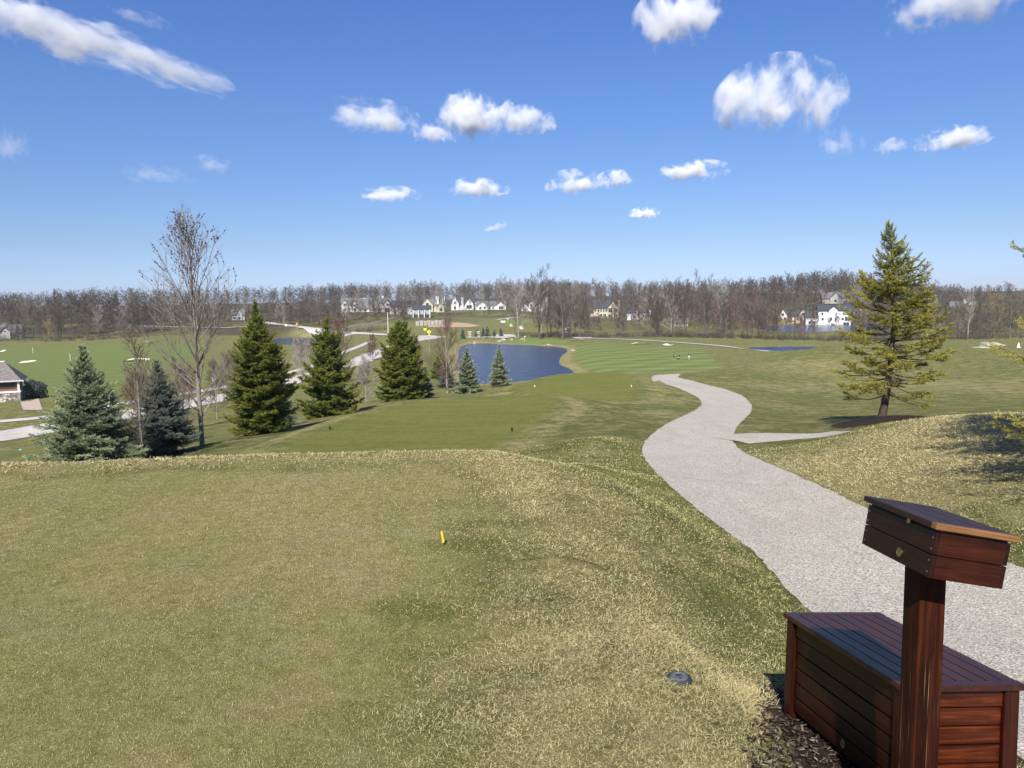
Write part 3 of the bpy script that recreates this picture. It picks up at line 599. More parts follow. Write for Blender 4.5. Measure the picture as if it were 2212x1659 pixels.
place_conifer('spruce_tree', 'ragged dark green spruce with a thin crooked top in front of the road bend', 48, 715, 897, conifer(6.1, 1.72, 8, 28, 8, 13, 22, .085, .03, lambda f: np.interp(f, [0, .08, .25, .42, .5, .62, .72, .85, 1], [.9, 1.05, .95, .98, .72, .60, .62, .20, .05]), droop=.15, tip_up=.55, clear=.01, jit=.38, holes=.18), NEEDLE, .3, GN)
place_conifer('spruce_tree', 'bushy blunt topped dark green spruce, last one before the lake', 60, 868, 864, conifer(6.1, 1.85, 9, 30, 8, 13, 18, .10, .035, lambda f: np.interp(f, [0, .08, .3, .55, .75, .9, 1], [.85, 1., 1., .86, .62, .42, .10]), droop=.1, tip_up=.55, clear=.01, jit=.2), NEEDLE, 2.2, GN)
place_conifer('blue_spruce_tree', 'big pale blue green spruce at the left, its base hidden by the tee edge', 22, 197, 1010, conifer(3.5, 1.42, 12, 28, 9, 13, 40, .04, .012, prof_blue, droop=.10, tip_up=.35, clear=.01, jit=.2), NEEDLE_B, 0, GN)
place_conifer('blue_spruce_tree', 'darker blue spruce behind the leafless sapling', 26, 352, 990, conifer(3.3, 1.25, 13, 26, 9, 12, 34, .045, .014, prof_blue, droop=.10, tip_up=.3, clear=.01), NEEDLE_D, 0, GN)
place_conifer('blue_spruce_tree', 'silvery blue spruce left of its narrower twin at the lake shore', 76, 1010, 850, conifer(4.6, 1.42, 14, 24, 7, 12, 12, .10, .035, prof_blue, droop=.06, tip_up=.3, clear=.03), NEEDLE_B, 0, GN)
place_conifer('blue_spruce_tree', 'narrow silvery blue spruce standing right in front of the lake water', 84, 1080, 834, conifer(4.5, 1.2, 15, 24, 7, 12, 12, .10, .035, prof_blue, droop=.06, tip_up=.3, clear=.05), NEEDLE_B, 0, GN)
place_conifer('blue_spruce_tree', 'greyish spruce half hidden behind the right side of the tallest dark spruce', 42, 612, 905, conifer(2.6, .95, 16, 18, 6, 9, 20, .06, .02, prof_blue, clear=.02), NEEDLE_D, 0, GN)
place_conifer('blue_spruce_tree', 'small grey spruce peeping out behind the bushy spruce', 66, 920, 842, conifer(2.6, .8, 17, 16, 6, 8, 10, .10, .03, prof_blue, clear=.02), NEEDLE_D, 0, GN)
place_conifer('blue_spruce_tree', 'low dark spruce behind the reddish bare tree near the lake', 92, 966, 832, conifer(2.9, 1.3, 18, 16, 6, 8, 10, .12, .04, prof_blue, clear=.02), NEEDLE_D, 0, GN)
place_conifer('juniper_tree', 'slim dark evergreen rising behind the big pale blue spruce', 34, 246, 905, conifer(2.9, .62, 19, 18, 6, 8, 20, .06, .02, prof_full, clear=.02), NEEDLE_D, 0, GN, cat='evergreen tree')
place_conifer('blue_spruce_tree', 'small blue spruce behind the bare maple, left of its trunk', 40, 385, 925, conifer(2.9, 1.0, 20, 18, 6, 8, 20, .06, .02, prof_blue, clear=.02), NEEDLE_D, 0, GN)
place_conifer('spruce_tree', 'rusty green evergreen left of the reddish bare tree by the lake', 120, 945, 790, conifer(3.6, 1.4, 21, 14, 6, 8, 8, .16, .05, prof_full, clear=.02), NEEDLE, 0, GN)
# the tree just outside the frame on the right, whose shade lies on the mound
tr = (7.4, 8.1)
r_ = empty('spruce_tree', (tr[0], tr[1], gz(*tr)-.1), .35, 'spruce whose branch tips poke in at the right edge and shade the mound', 'spruce tree')
_w2, _v2, _f2, _t2 = conifer(6.2, 1.85, 33, 26, 8, 12, 46, .035, .006, prof_open, bare=.3, droop=.25, clear=.14, tip_up=.45, jit=.2, holes=.15)
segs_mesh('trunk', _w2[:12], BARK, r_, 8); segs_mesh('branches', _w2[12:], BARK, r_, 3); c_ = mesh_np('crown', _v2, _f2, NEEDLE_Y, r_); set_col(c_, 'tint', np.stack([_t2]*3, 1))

def bare_tree(h, seed, spread=.35, n1=26, n2=6, n3=4, up_=.9, first=.18, lead=1, rtr=None, minr=.004, curve=.5, wob=.02, len1=None):
    """returns trunk segments, branch segments, twig tip points"""
    rg = np.random.default_rng(seed); tr_, br, tips = [], [], []; rtr = rtr or h*.013
    def line(p, d, L, r0, r1, n, curl, out, w=.12):
        pts = [p]
        for i in range(n):
            d = d+np.array([0, 0, curl/n])+rg.normal(0, w, 3)/n**.5*.6; d = d/np.linalg.norm(d); q = pts[-1]+d*L/n; pts.append(q)
            a, b = r0+(r1-r0)*i/n, r0+(r1-r0)*(i+1)/n; out.append([*pts[-2], *q, max(a, minr), max(b, minr)])
        return pts, d
    trunks = []
    pts, _ = line(np.zeros(3), np.array([0, 0, 1.]), h*(.96 if lead == 1 else .42), rtr, rtr*(.14 if lead == 1 else .7), 10, .0, tr_, wob*2)
    trunks.append((pts, .0, h*(.96 if lead == 1 else .42)))
    if lead > 1:
        for k in range(lead):
            ph = 2*pi*k/lead+rg.uniform(0, 1); d = np.array([cos(ph)*spread*.75, sin(ph)*spread*.75, 1]); d /= np.linalg.norm(d)
            p2, _ = line(pts[-1-(k % 3)], d, h*.58*rg.uniform(.85, 1.05), rtr*.62, rtr*.12, 8, .35, tr_, .08); trunks.append((p2, .42, h*.58))
    for ti, (pts, f0, LL) in enumerate(trunks):
        nb = n1 if ti == 0 and lead == 1 else int(n1/max(lead, 1))
        for b_ in range(nb):
            lo = first if ti == 0 else .08; u = lo+(.98-lo)*((b_+rg.random())/nb); q = u*(len(pts)-1); i0_ = min(int(q), len(pts)-2); P = pts[i0_]+(pts[i0_+1]-pts[i0_])*(q-i0_)
            f = P[2]/h; L1 = (len1(f) if len1 else h*spread*(1.05-.75*f))*rg.uniform(.65, 1.15); ph = rg.uniform(0, 6.28)
            e = up_*(.45+.5*f)+rg.normal(0, .12); d = np.array([cos(ph)*cos(e), sin(ph)*cos(e), sin(e)])
            p1, d1 = line(P, d, L1, max(rtr*.38*(1-.75*f), minr*1.3), minr, 6, curve, br)
            tips.append(p1[-1])
            for c2 in range(n2):
                v = .25+.72*(c2+rg.random())/n2; q2 = v*6; j = min(int(q2), 5); P2 = p1[j]+(p1[j+1]-p1[j])*(q2-j); dd = (p1[j+1]-p1[j]); dd /= np.linalg.norm(dd)
                s_ = rg.normal(0, 1, 3); s_ -= s_@dd*dd; s_ /= np.linalg.norm(s_); d2 = dd+s_*.75+np.array([0, 0, .15]); d2 /= np.linalg.norm(d2); L2 = L1*.45*(1.1-v)*rg.uniform(.7, 1.3)+.03*h
                p2, _ = line(P2, d2, L2, minr*1.4, minr*.8, 3, curve*.6, br); tips.append(p2[-1])
                for c3 in range(n3):
                    w_ = rg.uniform(.2, .95); q3 = w_*3; m_ = min(int(q3), 2); P3 = p2[m_]+(p2[m_+1]-p2[m_])*(q3-m_); s_ = rg.normal(0, 1, 3); d3 = (p2[m_+1]-p2[m_]); d3 /= np.linalg.norm(d3); d3 = d3+s_*.4+np.array([0, 0, .15]); d3 /= np.linalg.norm(d3)
                    E_ = P3+d3*(L2*.4+.012*h); br.append([*P3, *E_, minr*.9, minr*.6]); tips.append(E_)
    return np.array(tr_), np.array(br), np.array(tips)
def buds(P, seed, size, mat, parent, name='buds'):
    rg = np.random.default_rng(seed); n = len(P); s = size*rg.uniform(.6, 1.3, (n, 1)); o8 = np.array([[1, 0, 0], [-1, 0, 0], [0, 1, 0], [0, -1, 0], [0, 0, 1.2], [0, 0, -1.2]])
    V_ = (P[:, None]+o8[None]*s[:, None]).reshape(-1, 3); f8 = np.array([[0, 2, 4], [2, 1, 4], [1, 3, 4], [3, 0, 4], [2, 0, 5], [1, 2, 5], [3, 1, 5], [0, 3, 5]]); Fc = (np.arange(n)[:, None, None]*6+f8[None]).reshape(-1, 3)
    return mesh_np(name, V_, Fc, mat, parent)
def place_bare(name, label, D_, px, py, T, tm, bm_, rz=0, group=None, cat='bare tree', loc=None, sides=4):
    P = PD(px, py, D_) if loc is None else loc; r0 = empty(name, (P[0], P[1], gz(P[0], P[1])-.06), rz, label, cat, group)
    segs_mesh('trunk', T[0], tm, r0, 8); segs_mesh('branches', T[1], bm_, r0, sides); return r0
RB = simple('red_buds', (.085, .022, .020), .7, .2, .3, 20); LEAFB = simple('dry_leaves', (.17, .085, .05), .8, .2, .3, 20)
# maple: a pale trunk with steep ascending limbs and red buds towards the top
def ml(f): return np.interp(f, [0, .14, .25, .45, .6, .8, 1], [1.5, 2.2, 2.7, 3.0, 2.7, 1.7, .8])
T = bare_tree(8.1, 43, .22, 54, 7, 3, 1.36, .13, 1, .095, .0046, .22, .012, ml)
mp_ = place_bare('maple_tree', 'tall bare maple with pale bark and dark red buds in its top', 28, 437, 964, T, MAPLE, MAPLE, .4)
# buds sit along the upper twigs
b_ = T[1]; b_ = b_[(b_[:, 2] > 4.6) & (b_[:, 6] < .02)]; rg_ = np.random.default_rng(2); k_ = rg_.integers(0, len(b_), 1500); k_ = k_[rg_.random(1500) < np.clip((b_[k_, 2]-4.4)/2.6, 0, 1)]
k_ = k_[::2]; buds(b_[k_, :3]+(b_[k_, 3:6]-b_[k_, :3])*rg_.random((len(k_), 1))+rg_.normal(0, .008, (len(k_), 3)), 3, .024, RB, mp_)
T = bare_tree(3.9, 42, .2, 30, 6, 2, 1.1, .12, 1, .045, .0045, .5, .012, lambda f: np.interp(f, [0, .2, .6, 1], [1.0, 1.15, .9, .4]))
sp_ = place_bare('sapling', 'slim leafless sapling with a few rusty leaves, between the two blue spruces', 22.5, 308, 990, T, MAPLE, GREYB, .4)
tp = T[2][T[2][:, 2] > 2.9]; buds(tp[::4], 4, .020, LEAFB, sp_, 'dry_leaves')
SAP = [bare_tree(1, 50+i, .34, 40, 8, 3, 1.15, .04, (1, 3)[i % 2], .011, .0013, .5, .015, lambda f: np.interp(f, [0, .15, .5, 1], [.34, .42, .36, .12])) for i in range(4)]
def scaled(T, h, minr=.0): return tuple(np.c_[t[:, :6]*h, np.maximum(t[:, 6:8]*h, minr)] if t.shape[1] == 8 else t*h for t in T)
for i, (px, py, D_, h, m1, m2, lab) in enumerate([
    (966, 849, 79, 7.4, PALEB, REDB, 'reddish twigged bare tree with a pale thin trunk at the lake shore'),
    (733, 800, 108, 9.6, REDB, REDB, 'upright bare tree with red tinged limbs above the ragged spruce'),
    (706, 800, 118, 8.6, REDB, REDB, 'wine red bare tree just left of the upright red limbed one'),
    (650, 808, 140, 7.0, PALEB, PALEB, 'pale bare shrub like tree between the two darkest spruces'),
    (672, 830, 122, 6.4, PALEB, PALEB, 'pale multi stemmed bare tree left of the ragged spruce'),
    (300, 900, 60, 5.2, REDB, REDB, 'reddish bare tree behind the leafless sapling'),
    (345, 905, 52, 5.0, REDB, REDB, 'rust tinged bare tree left behind the bare maple'),
    (395, 895, 62, 5.4, GREYB, REDB, 'grey bare tree directly behind the bare maple trunk'),
    (468, 880, 75, 5.6, PALEB, GREYB, 'greyish bare tree in the gap between maple and tallest spruce'),
    (502, 860, 95, 6.4, GREYB, GREYB, 'faint bare tree touching the left side of the tallest spruce'),
    (805, 752, 190, 6.2, REDB, REDB, 'small brown leafed tree left of the light pole'),
    (790, 850, 66, 3.8, PALEB, PALEB, 'low bare sapling right of the ragged spruce'),
    (897, 775, 130, 6., PALEB, GREYB, 'thin bare sapling right of the bushy spruce'),
    (1000, 760, 170, 4.5, REDB, REDB, 'small bare shrub by the lake inlet')]):
    place_bare('bare_tree', lab, D_, px, py, scaled(SAP[i % 4], h, D_*.00012), m1, m2, i*1.3, 'young bare trees on the slope')
# far trees: eight kinds grown once, then stood one by one
KIND = []
specs = [(20, .30, 24, 6, 3, .85, .22, 1), (22, .32, 26, 6, 3, .95, .25, 3), (19, .26, 22, 6, 3, 1.0, .3, 2), (21, .36, 26, 6, 3, .7, .22, 3), (20, .22, 22, 5, 3, 1.1, .35, 1), (20, .34, 26, 6, 3, .8, .18, 4), (20, .28, 26, 5, 4, .9, .28, 2), (20, .4, 26, 6, 3, .65, .2, 2)]
for i, (h, s_, a, b, c, e, f, l) in enumerate(specs):
    KIND.append(bare_tree(h, 100+i, s_, a, b, c, e, f, l, h*.011, .030, .45, .04))
fartab = {}
def far_tree(kind, mats, h, x, y, label, group, name='bare_tree', cat='bare tree'):
    key = (kind, mats)
    if key not in fartab:
        T = KIND[kind]; a = segs_mesh('trunk', T[0], {'g': GREYB, 'd': DARKB, 'r': REDB, 'p': PALEB, 'w': WILLOW}[mats], None, 5); b = segs_mesh('branches', T[1], {'g': GREYB, 'd': DARKB, 'r': REDB, 'p': PALEB, 'w': WILLOW}[mats], None, 3)
        fartab[key] = (a.data, b.data); bpy.data.objects.remove(a); bpy.data.objects.remove(b)
    r0 = empty(name, (x, y, gz(x, y)-.2), random.uniform(0, 6.28), label, cat, group); s = h/KIND[kind][0][:, 5].max(); s = h/20.; w_ = s*random.uniform(.85, 1.2); r0.scale = (w_, w_, s)
    for nm, me in zip(('trunk', 'branches'), fartab[key]):
        o = bpy.data.objects.new(nm, me); COL.objects.link(o); o.parent = r0
    return r0
def belt(pts, n, hlo, hhi, mats, label, group, jx=4, jy=10, seed=0):
    rg = random.Random(seed)
    for i in range(n):
        u = (i+rg.random())/n*(len(pts)-1); k = min(int(u), len(pts)-2); t = u-k; x = pts[k][0]*(1-t)+pts[k+1][0]*t+rg.gauss(0, jx); y = pts[k][1]*(1-t)+pts[k+1][1]*t+rg.uniform(-.2, 1)*jy
        if hidden(x, y, rg.random()): continue
        far_tree(rg.randrange(8), rg.choice(mats), rg.uniform(hlo, hhi), x, y, label, group)
CLEAR = [(1768, 1838, 400, .92), (1272, 1338, 480, .65), (1680, 1745, 420, .6), (1130, 1180, 500, .5), (1360, 1400, 460, .5), (740, 800, 480, .45)]
def hidden(x, y, r_):
    px = to_px((x, y, -12))[0]
    return any(a < px < b and y < d_ and r_ < p_ for a, b, d_, p_ in CLEAR)
def X(px, D): return float(PD(px, 700, D)[0])
belt([(X(1130, 335), 335), (X(1250, 330), 330), (X(1420, 330), 328), (X(1560, 310), 310)], 50, 14, 25, 'ggdgp', 'tall bare grey tree in the tree line directly behind the long fairway', 'bare trees behind the fairway', seed=1)
belt([(X(1560, 310), 308), (X(1700, 290), 285), (X(1850, 270), 272), (X(2000, 270), 270)], 44, 9, 17, 'ggdgr', 'bare brownish tree on the far bank behind the small pond', 'bare trees behind the small pond', seed=2)
belt([(X(2000, 270), 265), (X(2120, 270), 268), (X(2260, 270), 270)], 16, 12, 19, 'ggdp', 'bare tree on the skyline of the right hand lawn, beyond the yellowish spruce', 'bare trees beyond the right lawn', seed=3)
belt([(X(-60, 330), 325), (X(80, 325), 320), (X(160, 330), 325), (X(260, 350), 350), (X(460, 380), 385)], 42, 10, 18, 'ggddp', 'bare tree in the front row of the wood beyond the practice range', 'bare trees beyond the practice range', seed=4)
belt([(X(480, 395), 395), (X(620, 400), 400), (X(720, 400), 400), (X(800, 430), 430)], 26, 9, 17, 'ggdp', 'bare tree beside the curving road behind the far left pond', 'bare trees by the curving road', jy=30, seed=5)
belt([(X(860, 455), 455), (X(1000, 455), 455), (X(1150, 470), 470), (X(1180, 440), 440)], 26, 12, 19, 'ggdp', 'bare tree in front of the row of large pale houses', 'bare trees in front of the houses', jy=12, seed=6)
belt([(X(1080, 500), 500), (X(1250, 500), 500), (X(1500, 440), 440), (X(1640, 400), 400)], 40, 14, 22, 'gdgr', 'bare tree on the wooded slope around the cream gabled house', 'bare trees around the cream house', jy=30, seed=7)
belt([(X(700, 560), 560), (X(900, 570), 570), (X(1100, 560), 560), (X(1300, 560), 560)], 34, 15, 21, 'gdpg', 'bare tree rising behind the roofs of the large pale houses', 'bare trees behind the houses', jy=30, seed=8)
belt([(X(1640, 400), 420), (X(1800, 430), 440), (X(1950, 420), 440)], 16, 12, 18, 'gdr', 'bare tree around the white three storey house', 'bare trees around the white house', jy=40, seed=9)
far_tree(3, 'g', 24, X(1215, 325), 325, 'huge spreading bare tree at the far end of the lake, with broken limbs', None)
far_tree(1, 'd', 27, X(1165, 322), 322, 'dark forked tree with snapped branches standing left of the fairway green', None)
far_tree(7, 'w', 9.5, X(104, 315), 315, 'yellow green willow at the edge of the range wood', None, 'willow_tree', 'willow')
far_tree(5, 'w', 17, X(2150, 300), 300, 'yellowish willow behind the right lawn near the picture edge', None, 'willow_tree', 'willow')
far_tree(7, 'r', 15, X(1640, 300), 300, 'russet leafed round tree behind the far cart path', None)
far_tree(3, 'p', 23, X(1858, 300), 300, 'large pale bare tree rising left behind the yellowish spruce', None)
far_tree(5, 'g', 19, X(905, 560), 560, 'tall vase shaped bare tree above the roof of the grey boarded house', None)
far_tree(6, 'g', 19, X(268, 420), 430, 'round bare tree topping the wood beside a dark conifer', None)
conD = conifer(16, 4.2, 70, 20, 6, 7, 3, .6, .2, prof_blue, clear=.1)
place_conifer('pine_tree', 'dark conifer breaking the skyline of the wood at the left', 415, 252, 690, conD, NEEDLE_D, cat='conifer')
# far woods that read as one mass
def wood_mass(name, label, areas, seed, mat):
    rg = np.random.default_rng(seed); out = []
    for (x0, x1, y0, y1, n, hlo, hhi) in areas:
        xs = rg.uniform(x0, x1, n); ys = rg.uniform(y0, y1, n); zs = height(xs, ys)
        for x, y, z in zip(xs, ys, zs):
            if hidden(x, y, rg.random()): continue
            T = KIND[rg.integers(0, 8)]; s = rg.uniform(hlo, hhi)/20.; a = rg.uniform(0, 6.28); c_, s_ = cos(a)*s, sin(a)*s; wdt = rg.uniform(.9, 1.3)
            B = T[1][rg.random(len(T[1])) < .42]; S = np.concatenate([T[0], B]); Q = S.copy()
            for o_ in (0, 3): Q[:, o_] = (S[:, o_]*c_-S[:, o_+1]*s_)*wdt+x; Q[:, o_+1] = (S[:, o_]*s_+S[:, o_+1]*c_)*wdt+y; Q[:, o_+2] = S[:, o_+2]*s+z-.3
            Q[:, 6:] = np.maximum(S[:, 6:]*s, .045+y*.00004); out.append(Q)
    o = segs_mesh(name, np.concatenate(out), mat, None, 2); return tag(o, label, 'woodland', kind='stuff')
wood_mass('woodland', 'dense leafless wood on the hill at the left', [(X(-150, 400), X(470, 400), 350, 430, 170, 13, 18), (X(-150, 520), X(760, 520), 430, 580, 260, 12, 17), (-700, -60, 580, 800, 170, 12, 17)], 5, DARKB)
wood_mass('woodland', 'leafless wood along the middle ridge behind the houses', [(X(640, 620), X(1300, 620), 570, 720, 330, 14, 18), (X(560, 430), X(860, 430), 415, 470, 60, 9, 13), (X(1180, 520), X(1500, 520), 480, 600, 110, 14, 19)], 6, GREYB)
wood_mass('woodland', 'leafless wood covering the hill at the right', [(X(1450, 480), X(1980, 480), 440, 600, 330, 12, 17), (X(1950, 560), X(2300, 560), 600, 760, 200, 12, 17), (X(2000, 330), X(2300, 330), 290, 380, 60, 8, 13)], 7, DARKB)
wood_mass('woodland', 'thin young wood on the slope between the fairway trees and the houses', [(X(1150, 400), X(1660, 400), 342, 470, 230, 5, 12), (X(470, 430), X(900, 430), 385, 455, 90, 5, 10), (X(1660, 350), X(2000, 350), 330, 430, 90, 5, 10)], 12, REDB)
# brushy undergrowth at the foot of the trees
def brush(name, label, lines, n, seed, mat, hh=(1.2, 3.)):
    rg = np.random.default_rng(seed); S = []
    for pts in lines:
        for i in range(n):
            u = rg.random()*(len(pts)-1); k = min(int(u), len(pts)-2); t = u-k; x = pts[k][0]*(1-t)+pts[k+1][0]*t+rg.normal(0, 1.5); y = pts[k][1]*(1-t)+pts[k+1][1]*t+rg.uniform(-2, 9); z = gz(x, y); h = rg.uniform(*hh)
            m = 26; a = rg.uniform(0, 6.28, m); e = rg.uniform(.0, .75, m); L = h*rg.uniform(.5, 1.1, m); p0 = np.c_[x+rg.normal(0, .5, m), y+rg.normal(0, .5, m), np.full(m, z-.1)]; d = np.c_[np.cos(a)*np.sin(e), np.sin(a)*np.sin(e), np.cos(e)]
            p1 = p0+d*L[:, None]*.6; p2 = p1+(d+rg.normal(0, .35, (m, 3)))*L[:, None]*.4
            S.append(np.c_[p0, p1, np.full(m, .035), np.full(m, .03)]); S.append(np.c_[p1, p2, np.full(m, .03), np.full(m, .02)])
    o = segs_mesh(name, np.concatenate(S), mat, None, 2); return tag(o, label, 'undergrowth', kind='stuff')
brush('undergrowth', 'brown brushy undergrowth along the foot of the tree line', [[(X(1140, 330), 330), (X(1420, 325), 325), (X(1560, 305), 305)], [(X(1560, 305), 305), (X(1850, 268), 268), (X(2300, 265), 265)]], 170, 8, DARKB)
brush('undergrowth', 'tangled olive brown scrub in front of the range wood', [[(X(-80, 318), 318), (X(180, 318), 318), (X(300, 335), 335)], [(X(640, 335), 345), (X(820, 345), 355)]], 110, 9, GREYB)
# ------------------------------------------------------------------ houses
def glassm():
    k = NT('window_glass'); k.base((.03, .035, .045), .12, .6); return k.m
GLASS = glassm(); WHITE = simple('white_paint', (.68, .68, .665), .7, .3, .05); CREAM = simple('cream_render', (.54, .49, .36), .85, .2, .08, .5); GREYW = simple('grey_boards', (.34, .35, .35), .8, .2, .1, .8)
DROOF = simple('dark_shingles', (.060, .064, .072), .85, .2, .25, 2.5); GROOF = simple('grey_shingles', (.155, .155, .158), .9, .2, .25, 2.5); BROOF = simple('brown_shingles', (.205, .175, .168), .95, .15, .25, 3)
STONE = simple('pale_stone', (.36, .335, .30), .9, .2, .25, 1.2); DARKW = simple('dark_trim_and_shade', (.05, .042, .038), .7); BRICKD = simple('dark_brick', (.20, .13, .11), .9)
def gable(mw, mr, x0, x1, y0, y1, z0, hw, hr, axis, ov=.45, th=.28):
    """wall prism with gables plus two roof slabs"""
    if axis == 'y':       # ridge runs away from the viewer: gable faces front
        xm = (x0+x1)/2; mw.poly([(x0, y0, z0), (x1, y0, z0), (x1, y0, z0+hw), (xm, y0, z0+hw+hr), (x0, y0, z0+hw)], (0, y1-y0, 0)); sl = hr/((x1-x0)/2)
        for s_, xe in ((-1, x0), (1, x1)):
            e = (xe+s_*ov, z0+hw-ov*sl+.05); r_ = (xm, z0+hw+hr+.05)
            mr.poly([(e[0], y0-ov, e[1]), (r_[0], y0-ov, r_[1]), (r_[0], y0-ov, r_[1]+th), (e[0], y0-ov, e[1]+th)], (0, y1-y0+2*ov, 0))
    else:
        ym = (y0+y1)/2; mw.poly([(x0, y0, z0), (x0, y1, z0), (x0, y1, z0+hw), (x0, ym, z0+hw+hr), (x0, y0, z0+hw)], (x1-x0, 0, 0)); sl = hr/((y1-y0)/2)
        for s_, ye in ((-1, y0), (1, y1)):
            e = (ye+s_*ov, z0+hw-ov*sl+.05); r_ = (ym, z0+hw+hr+.05)
            mr.poly([(x0-ov, e[0], e[1]), (x0-ov, r_[0], r_[1]), (x0-ov, r_[0], r_[1]+th), (x0-ov, e[0], e[1]+th)], (x1-x0+2*ov, 0, 0))
def house(label, px, py, D_, blocks, wm_, rm_, wins, chim=(), rz=0., cols=(), trim=WHITE, name='house', darks=(), chm=None):
    P = PD(px, py, D_); r0 = empty(name, (P[0], P[1], gz(P[0], P[1])-.3), rz-math.atan2(P[0], P[1])*.7, label, 'house', 'large houses on the far hillside')
    mw, mr = MB(), MB()
    for b_ in blocks: gable(mw, mr, *b_)
    mw.build('wall', wm_, r0); rf = mr.build('roof', rm_, r0)
    for (x, y, z, w, h) in chim:
        m = MB(); m.box((x, y, z+h/2), (w, w*.8, h)); m.box((x, y, z+h+.12), (w+.3, w*.8+.3, .22)); m.build('chimney', chm or wm_, rf)
    for (x, y, z, w, h) in wins:
        m = MB(); m.box((x, y-.04, z+h/2), (w, .06, h)); wd = m.build('window', GLASS, r0)
        f = MB(); t = .14
        for a, b, c, d in ((x, z-t/2, w+2*t, t), (x, z+h+t/2, w+2*t, t), (x-w/2-t/2, z+h/2, t, h), (x+w/2+t/2, z+h/2, t, h)): f.box((a, y-.07, b), (c, .13, d))
        if w > 1.6: f.box((x, y-.085, z+h/2), (.10, .03, h-.01))
        f.build('window_frame', trim, wd)
    for (x, y, z, w, h, d) in darks: MB().box((x, y-d/2+.02, z+h/2), (w, d, h)).build('porch_shade', DARKW, r0)  # solid dark block in place of the shade under a porch
    for (x, y, z, h) in cols: MB().box((x, y, z+h/2), (.42, .42, h)).build('column', trim, r0)
    return r0
def W(xs, y, z, w, h): return [(x, y, z, w, h) for x in xs]
house('grey roofed house with three white gables, leftmost of the hillside row', 768, 674, 480, [(-8.5, 7.5, 2, 11, 0, 4.6, 4.2, 'x'), (-8.5, -4.5, 0, 6, 0, 4.8, 3.2, 'y'), (-2.5, 1.5, .5, 6, 0, 4.2, 3.0, 'y'), (1.5, 8.5, -1.5, 4, -.5, 3.0, 2.6, 'x')], WHITE, GROOF, W([-6.5], 0, 1, 1.5, 1.6)+W([-6.5], 0, 4.2, 1.2, 1.3)+W([-.5], .5, 1, 1.6, 1.6)+W([-.5], .5, 3.8, 1.2, 1.2)+W([3, 6], -1.5, .5, 1.3, 1.4), [(5, 6, 6.5, 1.2, 2.2)])
house('white trimmed grey house with a dark right gable and a white chimney', 822, 674, 478, [(-6.5, 6.5, 2, 11, 0, 5.0, 3.6, 'x'), (-6, -1.5, 0, 6, 0, 4.9, 3.4, 'y'), (2, 6.8, -.5, 6, 0, 4.8, 3.1, 'y'), (-1.5, 2, 1, 5, 0, 3.8, 2.1, 'y')], GREYW, GROOF, W([-3.8], 0, 1, 1.6, 1.8)+W([-3.8], 0, 3.9, 1.5, 1.3)+W([4.4], -.5, 3.9, 1.5, 1.5)+W([0.2], 1, 1, 1.2, 1.8), [(1.2, 7, 7.8, 1.4, 2.2)], chm=WHITE, darks=[(4.4, -.5, .3, 3.6, 2.6, .5)])
house('grey boarded two storey house with a plain dark roof, lower on the slope', 866, 682, 455, [(-6, 6, 0, 9, -1, 5.8, 2.8, 'x'), (5.5, 11, 2, 8, -1, 4.0, 1.8, 'x')], GREYW, DROOF, W([-4, -1.2, 1.6], 0, 3, 1.1, 1.2)+W([-3.2, 0, 3.2], 0, .2, 1.4, 1.5), [], cols=[(-6.1, -.1, -1, 5.6), (6.1, -.1, -1, 5.6)])
house('small dark roofed porch house with white columns and an outside stair', 911, 690, 430, [(-5, 5, 0, 8, 2, 2.8, 1.9, 'x')], GREYW, DROOF, W([-1.5, 1.5], 0, 2.6, 1.3, 1.8), [], cols=[(-4.6, -2, -.6, 5.2), (-1.6, -2, -.6, 5.2), (1.6, -2, -.6, 5.2), (4.6, -2, -.6, 5.2)], darks=[(0, 0, -.8, 9.4, 2.6, .6)])
house('cream gabled house with two tall white chimneys', 936, 676, 500, [(-7, 8, 2, 11, 0, 4.8, 3.6, 'x'), (-7.2, -.2, 0, 7, 0, 5.0, 4.0, 'y'), (2.5, 7.5, -1, 5, 0, 3.4, 2.8, 'y')], CREAM, GROOF, W([-5, -2.4], 0, .8, 1.3, 2)+W([-3.7], 0, 4.3, 1.6, 1.7)+W([5], -1, .7, 1.8, 1.7), [(2.6, 3, 4, 1.9, 6.2), (6.9, 3, 4, 1.6, 6.0)], chm=WHITE, trim=STONE)
house('big white house under a steep black roof with a central chimney and porch gable', 1001, 671, 520, [(-6, 8, 1.5, 12, 0, 4.0, 6.3, 'x'), (-8.2, -3, 0, 8, 0, 4.6, 5.4, 'y'), (1.2, 6.8, -1.6, 5, 0, 4.2, 4.2, 'y'), (6.8, 11, 1.5, 8, 0, 3.6, 2.7, 'y')], WHITE, DROOF, W([-5.6], 0, 1, 1.4, 1.8)+W([-5.6], 0, 4.6, 1.1, 1.3)+W([4], -1.6, 1.2, 3.4, 2.4)+W([8.9], 1.5, 1, 1.4, 1.6), [(-.6, .9, 0, 1.5, 8.6)], cols=[(1.4, -2.0, -.5, 4.3), (6.6, -2.0, -.5, 4.3)])
house('long low white house with a grey roof behind the bare trunks', 1065, 673, 515, [(-11, 8, 1, 9, 0, 3.0, 2.7, 'x'), (-10, -4, 0, 6, 0, 3.2, 2.6, 'y'), (2, 8.5, 0, 6, 0, 3.0, 2.4, 'y')], WHITE, GROOF, W([-8.5, -5.5], 0, .8, 1.3, 1.5)+W([-2.2, 0], 1, .7, 1.2, 1.7)+W([5.2], 0, .6, 2.6, 1.8), [], cols=[(x, -.6, -.6, 3.2) for x in (-3, -.6, 1.6)])
